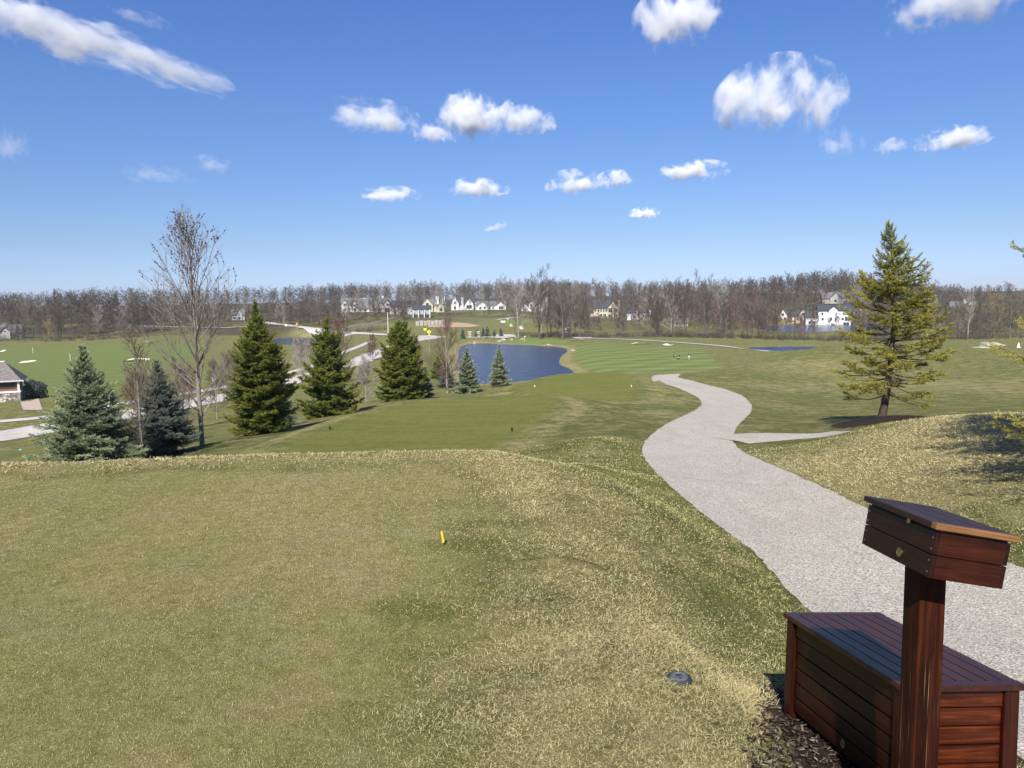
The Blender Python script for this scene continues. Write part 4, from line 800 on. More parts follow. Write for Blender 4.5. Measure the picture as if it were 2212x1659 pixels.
house('white and cream house with tall porch pillars, half behind the broken tree', 1156, 673, 500, [(-3, 8, 1, 10, 0, 5.4, 2.6, 'x'), (-4, 1.5, 0, 7, 0, 5.2, 2.8, 'y'), (-9, -4, 1, 7, -1, 3.8, 2.5, 'y')], WHITE, GROOF, W([-2.6, .2], 0, 3.6, 1.1, 1.5)+W([-1.2], 0, .7, 2.2, 1.6)+W([4, 6.4], 1, 3.4, 1.2, 1.4)+W([-6.5], 1, .6, 1.8, 1.7), [(7.4, 2, 0, 1.1, 9)], cols=[(2.8, -1, -1.2, 6.2), (5.2, -1, -1.2, 6.2), (7.8, -1, -1.2, 6.2)], chm=CREAM)
house('cream house with a front gable over two rows of dark openings, alone among trees', 1305, 688, 480, [(-6.5, 5, 1, 10, 1, 5.2, 3.8, 'x'), (2.2, 8.8, -1, 7, -.2, 6.4, 3.9, 'y'), (-8.6, -4, 2, 8, 0, 3.2, 1.8, 'x')], CREAM, DROOF, W([3.9, 7.1], -1, 3.4, 2.5, 2.6)+W([3.7, 7.2], -1, .1, 2.3, 2.1)+W([-2, .4], 1, .6, 1.7, 1.8)+W([-3.4, -1.8, -.2, 1.3], 1, 3.7, .8, 1.9)+W([-5.4], 1, 3.7, .8, 1.9), [(-2.6, 6, 8.4, 1.2, 2.2), (9.3, 2, 0, 1.3, 10.6)], trim=CREAM, chm=STONE)
house('dark roofed house with three white stone piers, right of the cream house', 1381, 686, 460, [(-7, 7, 0, 9, 0, 4.6, 2.2, 'x')], BRICKD, DROOF, W([-3, 0, 3], 0, 1, 1.8, 2.2), [(-6.2, -1.5, -.6, 2.4, 3.8), (-1.2, -.7, 0, 1., 5.2), (6.2, -.7, 0, 1., 5.4)], chm=WHITE)
house('low grey roofed shed house in front of the wooded slope', 1470, 701, 400, [(-3.6, 3.6, 0, 6, 0, 1.9, 2.0, 'x')], WHITE, GROOF, W([-2, 0, 2], 0, .4, .9, 1.1), [])
house('stone house with two pointed cream gables behind a green terrace', 1712, 689, 420, [(-8, 8, 2, 10, 0, 3.6, 3.2, 'x'), (-7.5, -2.5, 0, 6, 0, 3.7, 3.8, 'y'), (3, 7.5, 0, 6, 0, 3.7, 3.9, 'y'), (9.5, 14.5, 1, 8, -.5, 4.2, 3.2, 'y')], CREAM, DROOF, W([-6, -4], 0, .6, 1.1, 2.4)+W([-5], 0, 3.8, 1.2, 1.4)+W([4.4, 6.2], 0, .6, 1.1, 2.4)+W([5.3], 0, 3.9, 1.2, 1.4)+W([12], 1, .8, 2.4, 2), [])
hw = house('bright white three storey house with dark windows above the far water', 1803, 690, 400, [(-8, 8, 0, 10, 0, 8.4, 2.7, 'x'), (-3, 1.5, -.8, 4, 0, 8.6, 2.0, 'y'), (-14, -8, 1, 8, 0, 5.0, 2.4, 'x')], WHITE, DROOF, W([-5.5, -2.5, 0], 0-.85, 6.1, .8, 1.3)[:0]+W([-6, 4.2, 6.4], 0, 6.2, .9, 1.2)+W([-5.8, 3.9], 0, 3.4, 1.0, 1.3)+W([-1.8, .4], -.8, 3.3, .9, 1.5)+W([6.2], 0, 3., 2.6, 2.2)+W([5.6], 0, .3, 2.8, 2.0)+W([-1], -.8, .4, 1, 1.3)+W([-12, -10], 1, 1.5, 1.3, 1.5), [])
house('grey stone house with broad hipped roofs, directly above the white one', 1812, 660, 455, [(-9, 9, 0, 10, 3, 3.2, 3.2, 'x'), (-5, 1, -1, 5, 3, 3.4, 3.2, 'y')], STONE, GROOF, W([-2], -1, 4, 1.6, 1.5)+W([4, 7], 0, 4, 1.2, 1.3), [(4, 5, 8.5, 1.2, 1.8)])
house('grey roofed house with a small white gable at the far left edge', 10, 695, 330, [(-9, 5.5, 1, 9, 0, 3.0, 3.2, 'x'), (-2, 1.6, 0, 5, 0, 3.4, 1.9, 'y')], GREYW, GROOF, W([-.2], 0, 3.2, .8, .7)+W([3.4], 1, .8, 1.6, 1.5), [], darks=[(2.8, 1, .1, 3.4, 2, .5)])
house('distant white house high in the right hand wood', 2080, 650, 560, [(-8, 8, 0, 8, 0, 3.6, 2.6, 'x'), (3, 7, -.5, 4, 0, 4.6, 2.2, 'y')], WHITE, GROOF, W([-5, -2], 0, 1, 1.4, 1.6)+W([5], -.5, 1, 1.4, 1.8), [(1.5, 2, 3, 1.6, 4.5)])
house('small grey house glimpsed between the bare maple and the tallest spruce', 514, 676, 440, [(-3.4, 3.4, 0, 6, 0, 3.4, 2.6, 'x'), (-.6, 2.2, -.6, 3, 0, 4.0, 2.2, 'y')], GREYW, GROOF, W([-2], 0, .8, 1.2, 1.4)+W([.8], -.6, .8, 1.1, 1.4), [])
m = MB(); a_, b_ = hit(898, 704), hit(962, 702)
for i in range(8):
    p = a_+(b_-a_)*i/8; q = a_+(b_-a_)*(i+1)/8; mm = (p+q)/2; m.box((mm[0], mm[1], gz(mm[0], mm[1])+1.0+.25*(i % 2)), (abs(q[0]-p[0])-.02, .7+.02*(i % 2), 2.6))
tag(m.build('retaining_wall', STONE), 'pale stone retaining wall below the porch house', 'retaining wall')
m = MB(); pp_ = [hit(852-i*9, 690+i*1.8) for i in range(13)]; m.tube([(q[0], q[1], q[2]+.3) for q in pp_], [.55]*13, 4)
tag(m.build('retaining_wall', STONE), 'stepped stone wall descending left of the light pole', 'retaining wall')

# ------------------------------------------------------------------ starter's building at the left edge
P = hit(45, 866); bl_ = empty('golf_shelter', (P[0], P[1], P[2]-.05), R(27), 'low building with brown shingles, white trim and cobble base at the left edge', 'building')
k = NT('cobble_stone'); co = k.coord(); v_ = k.n('ShaderNodeTexVoronoi'); k.put(v_.inputs['Vector'], co); v_.inputs['Scale'].default_value = 3.2; e_ = k.n('ShaderNodeTexVoronoi', feature='DISTANCE_TO_EDGE'); k.put(e_.inputs['Vector'], co); e_.inputs['Scale'].default_value = 3.2
s_ = k.n('ShaderNodeSeparateColor'); k.put(s_.inputs[0], v_.outputs['Color']); cc_ = k.ramp(s_.outputs[0], [(0, (.10, .085, .075)), (.4, (.26, .22, .19)), (.7, (.45, .40, .35)), (1, (.68, .62, .54))]); k.base(k.mix(k.rng(e_.outputs['Distance'], 0, .07), (.12, .11, .10), cc_), .9)
Lb, Db = 14., 7.; m = MB(); m.box((-Lb/2, Db/2, .62), (Lb, Db, 1.24)); m.build('stone_base', k.m, bl_)
MB().box((-Lb/2, Db/2, 1.37), (Lb+.16, Db+.16, .24)).build('sill_beam', WHITE, bl_)
MB().box((-Lb/2, Db/2, 2.1), (Lb-.5, Db-.5, 1.2)).build('wall', simple('brown_boards', (.22, .095, .065), .8), bl_)
for i in range(5): MB().box((-.12-3.4*i, .05, 2.14), (.26, .26, 1.28)).build('post', WHITE, bl_)
for i in range(4):
    x = -1.8-3.4*i; MB().box((x+.1, .2, 2.3), (2.2, .08, .75)).build('window', DARKW if i == 0 else GLASS, bl_); 
MB().box((-4.2, .17, 1.95), (1.9, .10, .9)).build('window_frame', WHITE, bl_)
MB().box((-Lb/2, -.28, 2.86), (Lb+1.1, .16, .2)).build('gutter', WHITE, bl_)
m = MB(); e = .45; zE, zR = 2.80, 5.4
A = [(-Lb-e, -e, zE), (e, -e, zE), (e, Db+e, zE), (-Lb-e, Db+e, zE)]; Rg = [(-Lb+2.6, Db/2, zR), (-1.9, Db/2, zR)]
m.add(A+Rg, [(0, 1, 5, 4), (1, 2, 5), (2, 3, 4, 5), (3, 0, 4), (0, 3, 2, 1)]); m.build('roof', BROOF, bl_)
MB().tube([(-Lb+2.6, Db/2, zR+.04), (-1.9, Db/2, zR+.04)], [.1, .1], 6).build('ridge_cap', WHITE, bl_)
m = MB(); m.add([(2.0, 6., 5.0), (2.9, 6., 4.9), (3.15, 6.0, 4.4), (2.9, 6, 3.9), (2.3, 6., 3.75), (2.0, 6.08, 5.0), (2.9, 6.08, 4.9), (3.15, 6.08, 4.4), (2.9, 6.08, 3.9), (2.3, 6.08, 3.75)], [(0, 1, 2, 3, 4), (9, 8, 7, 6, 5)]+[(i, i+5, (i+1) % 5+5, (i+1) % 5) for i in range(5)])
sg = empty('round_sign', (P[0]-4.6, P[1]+.5, P[2]-1.2), 0, 'white rounded panel sticking up beside the brown roof', 'sign'); m.build('sign_panel', WHITE, sg); sg.scale = (.55, .55, .55); sg.location.x += 1.6; sg.location.z += 1.0; MB().tube([(2.45, 6.04, 0), (2.45, 6.04, 4.2)], [.05, .05], 6).build('pole', GREYW, sg)
mb_ = MB()
def bush(name, label, loc, rx, rz_, n, mat, seed, leaf=.12):
    rg = np.random.default_rng(seed); u = rg.normal(0, 1, (n, 3)); u /= np.linalg.norm(u, axis=1)[:, None]; rr_ = rg.uniform(.55, 1.05, n)**.6*(1+.22*np.sin(u[:, 0]*5+seed)+.15*np.sin(u[:, 2]*7)); C_ = u*rr_[:, None]*np.array([rx, rx, rz_])+np.array([0, 0, rz_*.9]); C_ = C_[C_[:, 2] > -.05]; n = len(C_)
    a = rg.normal(0, 1, (n, 3)); b = rg.normal(0, 1, (n, 3)); a /= np.linalg.norm(a, axis=1)[:, None]; b /= np.linalg.norm(b, axis=1)[:, None]
    V_ = np.stack([C_-a*leaf/2, C_+a*leaf/2, C_+b*leaf], 1).reshape(-1, 3); r0 = empty(name, tuple(loc), 0, label, 'bush')
    o = mesh_np('foliage', V_, np.arange(3*n).reshape(-1, 3), mat, r0); set_col(o, 'tint', np.repeat(np.clip(rg.normal(.4, .2, n), 0, 1), 3)[:, None]*np.ones((1, 3)))
    S = [[0, 0, -.1, c_[0]*.6, c_[1]*.6, c_[2]*.6, .03, .015] for c_ in C_[:14]]; segs_mesh('stems', S, BARK, r0, 4); return r0
p = hit(61, 862); bush('evergreen_bush', 'dark evergreen bush at the corner of the low building', (p[0]+.3, p[1]+1.2, p[2]), 1.2, 1.35, 2600, NEEDLE_D, 4, .22)
m = MB(); f_ = empty('deck_railing', tuple(hit(88, 858)), R(-15), 'dark wooden deck railing behind the bush by the low building', 'railing')
for i in range(3): MB().box((-1.3+1.3*i, 0, .55), (.1, .1, 1.1)).build('post', DARKW, f_)
m = MB(); m.box((0, 0, 1.06), (2.7, .12, .07)); m.box((0, 0, .2), (2.5, .05, .06)); 
for i in range(14): m.box((-1.2+.18*i, 0, .62), (.04, .04, .82))
m.build('rail', DARKW, f_)

# ------------------------------------------------------------------ varnished bench chest and post box
def wood(name, c1, c2, c3, rough, axis, sc_=1., spec=.5, coat=.35, pale=0.):
    k = NT(name); s = [2.2*sc_]*3; s = {'x': (1.2*sc_, 26*sc_, 26*sc_), 'y': (26*sc_, 1.2*sc_, 26*sc_), 'z': (26*sc_, 26*sc_, 1.0*sc_)}[axis]
    co = k.coord(scale=s); n = k.noise(co, 1.6, 7, .68, 1.1); n2 = k.noise(k.coord(), 5.5, 4, .6, .4)
    c = k.ramp(n, [(.28, c1), (.5, c2), (.74, c3)]); c = k.mix(k.rng(n2, .35, .75, 0, .6), c, c1)
    if pale: 
        st = {'x': (3, 170, 170), 'y': (170, 3, 170), 'z': (170, 170, 2.2)}[axis]; p_ = k.noise(k.coord(scale=st), 1., 3, .7, .5); c = k.mix(k.rng(p_, .62, .72, 0, pale), c, (.34, .22, .12))
    k.base(c, rough, spec); k.put(k.b.inputs['Roughness'], k.rng(n, .3, .7, rough*.75, rough*1.35)); k.b.inputs['Coat Weight'].default_value = coat; k.b.inputs['Coat Roughness'].default_value = .22
    k.bump(n, .28, .004); return k.m
WY = wood('varnished_wood_long_shaded', (.006, .0014, .0006), (.019, .0038, .0011), (.050, .0105, .0025), .42, 'y', spec=.22, coat=.12); WX = wood('varnished_wood_cross_sunlit', (.013, .0025, .0006), (.060, .0105, .002), (.19, .042, .006), .40, 'x', spec=.22, coat=.15); WZ = wood('varnished_wood_upright', (.007, .0016, .0006), (.030, .005, .0012), (.075, .013, .0025), .40, 'z', spec=.22, coat=.12)  # sunlit tone painted into the end panel wood, shade into the side wood
WTOP = wood('bench_top_wood', (.018, .004, .002), (.046, .0098, .004), (.09, .022, .009), .44, 'y', spec=.4, coat=.08); WPOST = wood('weathered_post_wood', (.005, .0014, .0005), (.026, .0052, .0014), (.10, .021, .004), .65, 'z', spec=.15, coat=.0, pale=.8); WPF = WPOST
WLID = wood('lid_wood', (.010, .0034, .002), (.030, .0085, .0045), (.070, .024, .012), .5, 'y', spec=.3, coat=.04, pale=.15); WEDGE = wood('worn_edge_wood', (.07, .028, .010), (.20, .085, .025), (.36, .17, .055), .5, 'x', coat=.1)
BRASS = simple('brass', (.42, .30, .12), .38, .5, .25, 60, 1.); SCREW = simple('screw_steel', (.30, .28, .26), .4, .5, .1, 30, 1.)
def Rm(a, b, c):
    Rz = Matrix.Rotation(a, 3, 'Z'); Rx = Matrix.Rotation(b, 3, 'X'); Ry = Matrix.Rotation(c, 3, 'Y'); return Rz @ Rx @ Ry
def frame(name, N, ang, drop, label, cat):
    M = Rm(*map(R, ang)); o = empty(name, (0, 0, 0), 0, label, cat); q = Vector(N)-M @ Vector((0, 0, drop)); o.matrix_world = Matrix.Translation(q) @ M.to_4x4(); return o
BL, BW, BH = .880, .484, .486
bench = frame('storage_bench', (1.362, 2.580, -1.380), (7.718, -5.699, 4.115), BH, 'reddish brown varnished storage bench with slatted sides beside the gravel path', 'bench')
i_ = .014; pw = .058; T_ = .022
for x in (i_, BW-i_-pw):
    for y in (i_, BL-i_-pw): MB().box((x+pw/2, y+pw/2, (BH-T_)/2-.03), (pw, pw, BH-T_+.06)).build('leg', WZ, bench, bevel=.003)
def panel(name, mat, horiz, at_, lo, hi):
    m = MB(); z0 = .055; n = 6; hgt = (BH-T_-z0)/n
    for j in range(n):
        zc = z0+hgt*(j+.5); off = .0 if j < n-1 else -.006
        if horiz == 'y': m.box((at_+off*(1 if at_ < BW/2 else -1), (lo+hi)/2, zc), (.016, hi-lo, hgt-.0065))
        else: m.box(((lo+hi)/2, at_+off*(1 if at_ < BL/2 else -1), zc), (hi-lo, .016, hgt-.0065))
    if horiz == 'y': m.box((at_+(.014 if at_ < BW/2 else -.014), (lo+hi)/2, (BH-T_+z0)/2), (.008, hi-lo, BH-T_-z0-.01))
    else: m.box(((lo+hi)/2, at_+(.014 if at_ < BL/2 else -.014), (BH-T_+z0)/2), (hi-lo, .008, BH-T_-z0-.01))
    return m.build(name, mat, bench, bevel=.0018)
panel('side_panel', WY, 'y', i_+.024, i_+pw+.001, BL-i_-pw-.001); panel('side_panel', WY, 'y', BW-i_-.024, i_+pw+.001, BL-i_-pw-.001)
panel('end_panel', WX, 'x', i_+.024, i_+pw+.001, BW-i_-pw-.001); panel('end_panel', WX, 'x', BL-i_-.024, i_+pw+.001, BW-i_-pw-.001)
m = MB(); eb = .045
for y in (eb/2, BL-eb/2): m.box((BW/2, y, BH-T_/2), (BW, eb-.001, T_))
nb_ = 8; bwid = BW/nb_
for j in range(nb_): m.box((bwid*(j+.5), BL/2, BH-T_/2-.0005), (bwid-.0055, BL-2*eb-.001, T_-.001))
m.box((BW/2, BL/2, BH-T_+.003), (BW-.03, BL-2*eb-.02, .006)); m.build('lid', WTOP, bench, bevel=.002)
def medal(loc, nrm, r_, parent):
    m = MB(); m.lathe((0, 0, 0), [(r_, 0), (r_, .002), (r_*.9, .0028), (r_*.82, .0016), (r_*.3, .0018), (r_*.25, .0026), (.001, .0026)], 28); o = m.build('medallion', BRASS, parent, smooth=False); o.location = loc; o.rotation_euler = Vector(nrm).to_track_quat('Z', 'Y').to_euler()
medal((i_+.0148, .40, .095), (-1, 0, 0), .016, bench)

HL, HW, HH = .357, .2054, .1263
pb = frame('post_box', (1.1192, 1.98, -.6297), (2.522, -3.329, 10.55), HH, 'small lidded dark red wooden box mounted at a tilt on a tall wooden post', 'post box')
m = MB(); hb = HH/2; t_ = .018
for j in range(2):
    z = hb*(j+.5); hh = hb-.0025
    m.box((t_/2, HL/2, z), (t_, HL, hh)); m.box((HW-t_/2, HL/2, z), (t_, HL, hh)); 
m.box((HW/2, HL/2, .006), (HW-2*t_, HL-2*t_, .01)); m.box((HW/2, HL/2, HH/2), (HW-2*t_+.006, HL-.012, HH-.02)); m.build('box_side', WY, pb, bevel=.0015)
m = MB()
for j in range(2):
    z = hb*(j+.5); hh = hb-.0025
    for y in (t_/2-.0012, HL-t_/2+.0012): m.box((HW/2, y, z), (HW-2*t_-.0005 if False else HW-.022, t_, hh))
m.box((HW/2, t_+.004, HH/2), (HW-.03, .008, HH-.004)); m.box((HW/2, HL-t_-.004, HH/2), (HW-.03, .008, HH-.004)); m.box((HW/2, HL/2, HH*.25), (HW-.04, HL-2*t_, .01)); m.build('box_front', wood('box_front_wood', (.009, .0018, .0006), (.034, .0062, .0015), (.080, .016, .0035), .5, 'x', spec=.2, coat=.05), pb, bevel=.001)
lidm = MB(); lt = .0165; ov = .013; z = HH+.0065
lb = [(-ov, HW*.30), (HW*.30+.002, HW*.66), (HW*.66+.002, HW+ov)]
for a, b in lb: lidm.box(((a+b)/2, HL/2, z+lt/2), (b-a, HL+2*ov-.05, lt))
lidm.box((HW/2, HL+ov-.0125, z+lt/2+.0005), (HW+2*ov, .025, lt)); 
lid = lidm.build('lid', WLID, pb, bevel=.002)
MB().box((HW/2, -ov+.0125, z+lt/2+.0005), (HW+2*ov, .0245, lt)).build('lid_edge', WEDGE, lid, bevel=.0015)
MB().box((HW/2, HL/2, HH+.004), (HW-.012, HL-.012, .010)).build('lid_gap_shade', DARKW, pb)  # dark filler standing in for the shadow gap between lid and box
medal((-.0006, HL*.42, .030), (-1, 0, 0), .0135, pb)
MB().box((-.004, HL*.35, HH+.004), (.008, .014, .02)).build('clasp', BRASS, pb, bevel=.001)
for y in (.012,):
    for zz in (.016, .046, .078, .108): m = MB(); m.lathe((0, 0, 0), [(.0034, 0), (.0034, .0012), (.0012, .0014)], 10); o = m.build('screw', SCREW, pb); o.location = (-.0004, y, zz); o.rotation_euler = (0, R(-90), 0)
for zz in (.016, .046, .078, .108): m = MB(); m.lathe((0, 0, 0), [(.0034, 0), (.0034, .0012), (.0012, .0014)], 10); o = m.build('screw', SCREW, pb); o.location = (-.0004, HL-.012, zz); o.rotation_euler = (0, R(-90), 0)
# the post stands upright: its own frame undone from the tilted box
hp = .0385; q = PD(1984, 1368, 2.085); yaw = R(5); cpt = Vector((q[0], q[1], 0))+Vector((hp*cos(yaw)-hp*sin(yaw)*-1*0, hp, 0)); cpt = Vector((q[0]+hp*(cos(yaw)-sin(yaw)), q[1]+hp*(cos(yaw)+sin(yaw)), 0))
zg = gz(cpt.x, cpt.y); m = MB(); Mz = Matrix.Rotation(yaw, 3, 'Z'); top = -.722
m.box((0, 0, (top-zg+.1)/2-.1+.0), (2*hp, 2*hp, top-zg+.1)); po = m.build('post', WPOST, None, bevel=.0025); po.location = (cpt.x, cpt.y, zg); po.rotation_euler = (0, 0, yaw)
bpy.context.view_layer.update(); mw_ = po.matrix_world.copy(); po.parent = pb; po.matrix_parent_inverse = pb.matrix_world.inverted(); 

# ------------------------------------------------------------------ small things on the course
def peg(label, P, h, w, mat, mat2, tilt, name='tee_marker', group='tee markers'):
    r0 = empty(name, tuple(P), 0, label, 'tee marker', group); r0.rotation_euler = (tilt[0], tilt[1], .4)
    m = MB(); m.lathe((0, 0, 0), [(w*.35, -.02), (w*.42, h*.18)], 8); m.build('spike', mat2, r0)
    m = MB(); m.box((0, 0, h*.58), (w, w*.8, h*.8)); m.add([(-w/2, -w*.4, h*.98), (w/2, -w*.4, h*.98), (w/2, w*.4, h*.98), (-w/2, w*.4, h*.98), (0, 0, h*1.06)], [(0, 1, 4), (1, 2, 4), (2, 3, 4), (3, 0, 4), (3, 2, 1, 0)]); m.build('marker_head', mat, r0, bevel=w*.12)
YEL = simple('yellow_paint', (.70, .56, .02), .45, .4, .08); NAVY = simple('navy_paint', (.012, .018, .05), .5); WHT = simple('white_plastic', (.8, .8, .76), .5); BRN = simple('brown_wood', (.16, .05, .025), .8)
p = hit(958.5, 1178); peg('yellow wooden tee marker leaning in the turf of the nearest tee', p, .10, .014, YEL, BRN, (R(-3), R(-7)))
p = PZ(713, 927, -3.88); peg('dark blue tee marker at the left of the second tee', (p[0], p[1], gz(p[0], p[1])), .11, .05, NAVY, BRN, (0, 0))
p = PZ(1106, 931, -3.88); peg('dark blue tee marker at the right of the second tee', (p[0], p[1], gz(p[0], p[1])), .12, .05, NAVY, BRN, (0, 0))
p = PZ(1155, 836, -4.88); peg('white tee marker at the left of the third tee', (p[0], p[1], gz(p[0], p[1])), .12, .045, WHT, BRN, (0, 0))
p = PZ(1364, 836, -4.88); peg('white tee marker at the right of the third tee', (p[0], p[1], gz(p[0], p[1])), .12, .045, WHT, BRN, (0, 0))
p = hit(1467, 1469); sc0 = empty('sprinkler_cover', (p[0], p[1], p[2]+.002), .3, 'round grey sprinkler cover sunk in the straw coloured grass', 'sprinkler cover')
GP = simple('grey_plastic', (.035, .038, .05), .6, .4, .2, 60); GP2 = simple('pale_grey_plastic', (.10, .105, .12), .6, .4, .15, 60)
m = MB(); m.lathe((0, 0, 0), [(.058, -.03), (.058, .010), (.054, .014), (.044, .014), (.043, .004), (.001, .004)], 32); m.build('housing', GP, sc0)
m = MB(); m.lathe((0, 0, .004), [(.041, 0), (.041, .013), (.037, .015), (.035, .010), (.001, .010)], 32); cap_ = m.build('lid', GP2, sc0)
MB().box((.004, .012, .016), (.028, .013, .004)).build('number_plate', GP, cap_, bevel=.001); m = MB(); m.lathe((0, -.012, .012), [(.006, 0), (.006, .006), (.001, .007)], 12); m.build('screw_cap', SCREW, cap_)
def flag(label, P, h, mat, wd=.5, r_=.035, name='flagstick'):
    r0 = empty(name, tuple(P), 0, label, 'flagstick'); MB().tube([(0, 0, -.1), (0, 0, h)], [r_, r_], 6).build('pole', WHT if mat is not YEL else YEL, r0)
    m = MB(); n = 6
    V_ = [(wd*i/n, .05*sin(i*1.3)+dy, h-.02-(j*wd*.7)) for dy in (0, .02) for j in (0, 1) for i in range(n+1)]; k = n+1
    m.add(V_, [(i, i+1, k+i+1, k+i) for i in range(n)]+[(2*k+i+1, 2*k+i, 3*k+i, 3*k+i+1) for i in range(n)]+[(0, k, 3*k, 2*k), (n, 2*k+n, 3*k+n, k+n)]+[(i+1, i, 2*k+i, 2*k+i+1) for i in range(n)]+[(k+i, k+i+1, 3*k+i+1, 3*k+i) for i in range(n)]); m.build('flag', mat, r0)
flag('flagstick with a pale flag on the green beyond the lake', hit(1133, 739), 2.4, WHT)
flag('flagstick on the small green far up the hill', hit(1096, 699), 2.4, WHT)
flag('pale target pole on the practice range, the farther of the two left ones', hit(71, 763), 2.0, NAVY, .25, .06, 'range_pole'); flag('pale target pole on the practice range nearer the big blue spruce', hit(152, 779), 2.0, NAVY, .25, .06, 'range_pole')
flag('pale pole in the left distance near the wood edge', hit(331, 713), 2.4, WHT, .6, .05)
def rock(label, P, s, seed):
    bm = bmesh.new(); bmesh.ops.create_icosphere(bm, subdivisions=3, radius=1); rg = random.Random(seed); ph = [rg.uniform(0, 6) for _ in range(6)]
    for v in bm.verts:
        c_ = v.co.copy(); d = 1+.18*sin(3*c_.x+ph[0])+.15*sin(4*c_.y+ph[1])+.12*sin(5*c_.z+ph[2])+.06*sin(9*c_.x+ph[3]); v.co = Vector((c_.x*d*s[0], c_.y*d*s[1], max(c_.z*d, -.5)*s[2]))
    me = bpy.data.meshes.new('boulder'); bm.to_mesh(me); bm.free(); me.materials.append(STONE); o = bpy.data.objects.new('boulder', me); COL.objects.link(o); o.location = (P[0], P[1], P[2]+s[2]*.3); tag(o, label, 'boulder', 'pale boulders around the lake')
for i, (px, py, s, lab) in enumerate([(1087, 735.5, (1.1, .9, .7), 'largest pale boulder on the far lake shore'), (1105, 735, (.8, .7, .55), 'middle pale boulder on the far lake shore'), (1128, 734.5, (.8, .6, .55), 'rightmost pale boulder on the far lake shore'), (1078, 738, (1.1, .6, .35), 'flat pale boulder nearest the lake water'),
                                      (1025, 743, (.7, .5, .7), 'small pale stone by the lake under the guard rail'), (1238, 758, (.9, .5, .4), 'white stone at the right end of the lake'), (2119, 751, (.9, .4, .12), 'flat white rock on the right hand skyline lawn'),
                                      (2130, 747, (.9, .5, .3), 'pale rubble rock left in the row at the wood foot'), (2148, 747, (1.0, .5, .35), 'pale rubble rock in the middle of the row at the wood foot'), (2166, 747, (.9, .5, .3), 'pale rubble rock right in the row at the wood foot')]):
    rock(lab, hit(px, py), s, i)
p = hit(2200, 751); m = MB(); m.lathe((0, 0, 0), [(.26, 0), (.26, .04), (.17, .05), (.06, .58), (.01, .60)], 16); tag(m.build('marker_cone', WHT, loc=tuple(p)), 'white cone shaped marker on the lawn at the right edge', 'cone')
gr = empty('guard_rail', tuple(hit(1058, 731)), 0, 'low pale guard rail along the entrance drive behind the lake', 'guard rail')
for i in range(9): MB().box((-11+2.75*i, 0, .4), (.28, .2, .9)).build('post', STONE, gr)
MB().box((0, -.14, .65), (22.6, .08, .3)).build('rail', STONE, gr)
def fence(label, pa, pb_, n, h, mat, rails=(.45, .9), name='rail_fence'):
    a, b = hit(*pa), hit(*pb_); r0 = empty(name, tuple(a), 0, label, 'fence'); d = b-a
    for i in range(n+1):
        q_ = d*i/n; zz = gz(a[0]+q_[0], a[1]+q_[1])-a[2]; MB().box((q_[0], q_[1], zz+h/2), (.22, .22, h+.2)).build('post', mat, r0)
    m = MB()
    for rr_ in rails: m.tube([(0, 0, h*rr_), (d[0], d[1], d[2]+h*rr_)], [.07, .07], 4)
    m.build('rail', mat, r0)
fence('dark wooden rail fence of a footbridge behind the fairway', (1252, 727.5), (1292, 729), 9, 1.5, DARKB)
fence('pale rail fence along the road beyond the left pond', (655, 727), (735, 727), 9, 1.1, PALEB)
for px, lab in ((1015, 'left stone gate pillar with a flat cap'), (1033, 'right stone gate pillar with a flat cap')):
    p = hit(px, 729); r0 = empty('gate_pillar', tuple(p), 0, lab, 'pillar', 'stone pillars at the entrance drive'); MB().box((0, 0, 1.1), (1.2, 1.2, 2.4)).build('shaft', STONE, r0); MB().box((0, 0, 2.42), (1.5, 1.5, .22)).build('cap', WHITE, r0)
for px, py, h, lab in [(1000, 731, 4, 'leftmost'), (1030, 729, 3.6, 'second'), (1044, 729, 4.2, 'third'), (1053, 730, 5., 'tallest'), (1068, 730, 3.4, 'fifth'), (1082, 727, 3.6, 'rightmost')]:
    p = hit(px, py); place_conifer('evergreen_shrub', lab+' of the small dark evergreens planted by the entrance drive', p[1], px, py, conifer(h, h*.30, int(px), 9, 6, 5, 4, .22, .1, prof_full, clear=.02), NEEDLE_D, 0, 'small evergreens by the entrance drive', cat='evergreen')
P = hit(838.6, 719); r0 = empty('light_pole', tuple(P), 0, 'tall white light pole beside the road, left of the bushy spruce', 'light pole'); hh_ = 43*P[1]/F; MB().tube([(0, 0, -.2), (0, 0, hh_)], [.16, .12], 8).build('pole', WHITE, r0); MB().box((.3, 0, hh_+.05), (.9, .35, .18)).build('lamp_head', GREYW, r0)
YS = simple('yellow_sign', (.75, .72, .02), .5, .3, .03); ORS = simple('orange_sign', (.8, .28, .02), .5, .3, .03)
P = hit(928, 760); s = P[1]/F; r0 = empty('road_sign', tuple(P), 0, 'yellow diamond warning sign with a small plate on a slim post by the road', 'road sign'); MB().tube([(0, .05, -.1), (0, .05, 46*s)], [.05, .05], 6).build('post', GREYW, r0)
w = 4.6*s; m = MB(); m.poly([(-w, 0, 43*s), (0, 0, 43*s-w), (w, 0, 43*s), (0, 0, 43*s+w)], (0, .04, 0)); sgn = m.build('sign_face', YS, r0); m = MB(); m.box((0, -.012, 43*s-.15*w), (w*.18, .02, w*.7)); m.add([(-w*.32, -.02, 43*s+.18*w), (w*.32, -.02, 43*s+.18*w), (0, -.02, 43*s+.55*w)], [(0, 1, 2)]); m.build('arrow', NAVY, sgn); MB().box((0, .0, 36.2*s), (w*.75, .04, w*.5)).build('plate', YS, r0)
P = hit(918.5, 722); r0 = empty('road_sign', tuple(P), 0, 'small yellow rectangular sign across the road junction', 'road sign'); s = P[1]/F; MB().box((0, 0, 10.5*s), (6*s, .06, 4.4*s)).build('sign_face', YS, r0); MB().tube([(0, .07, 0), (0, .07, 10*s)], [.06, .06], 6).build('post', GREYW, r0)
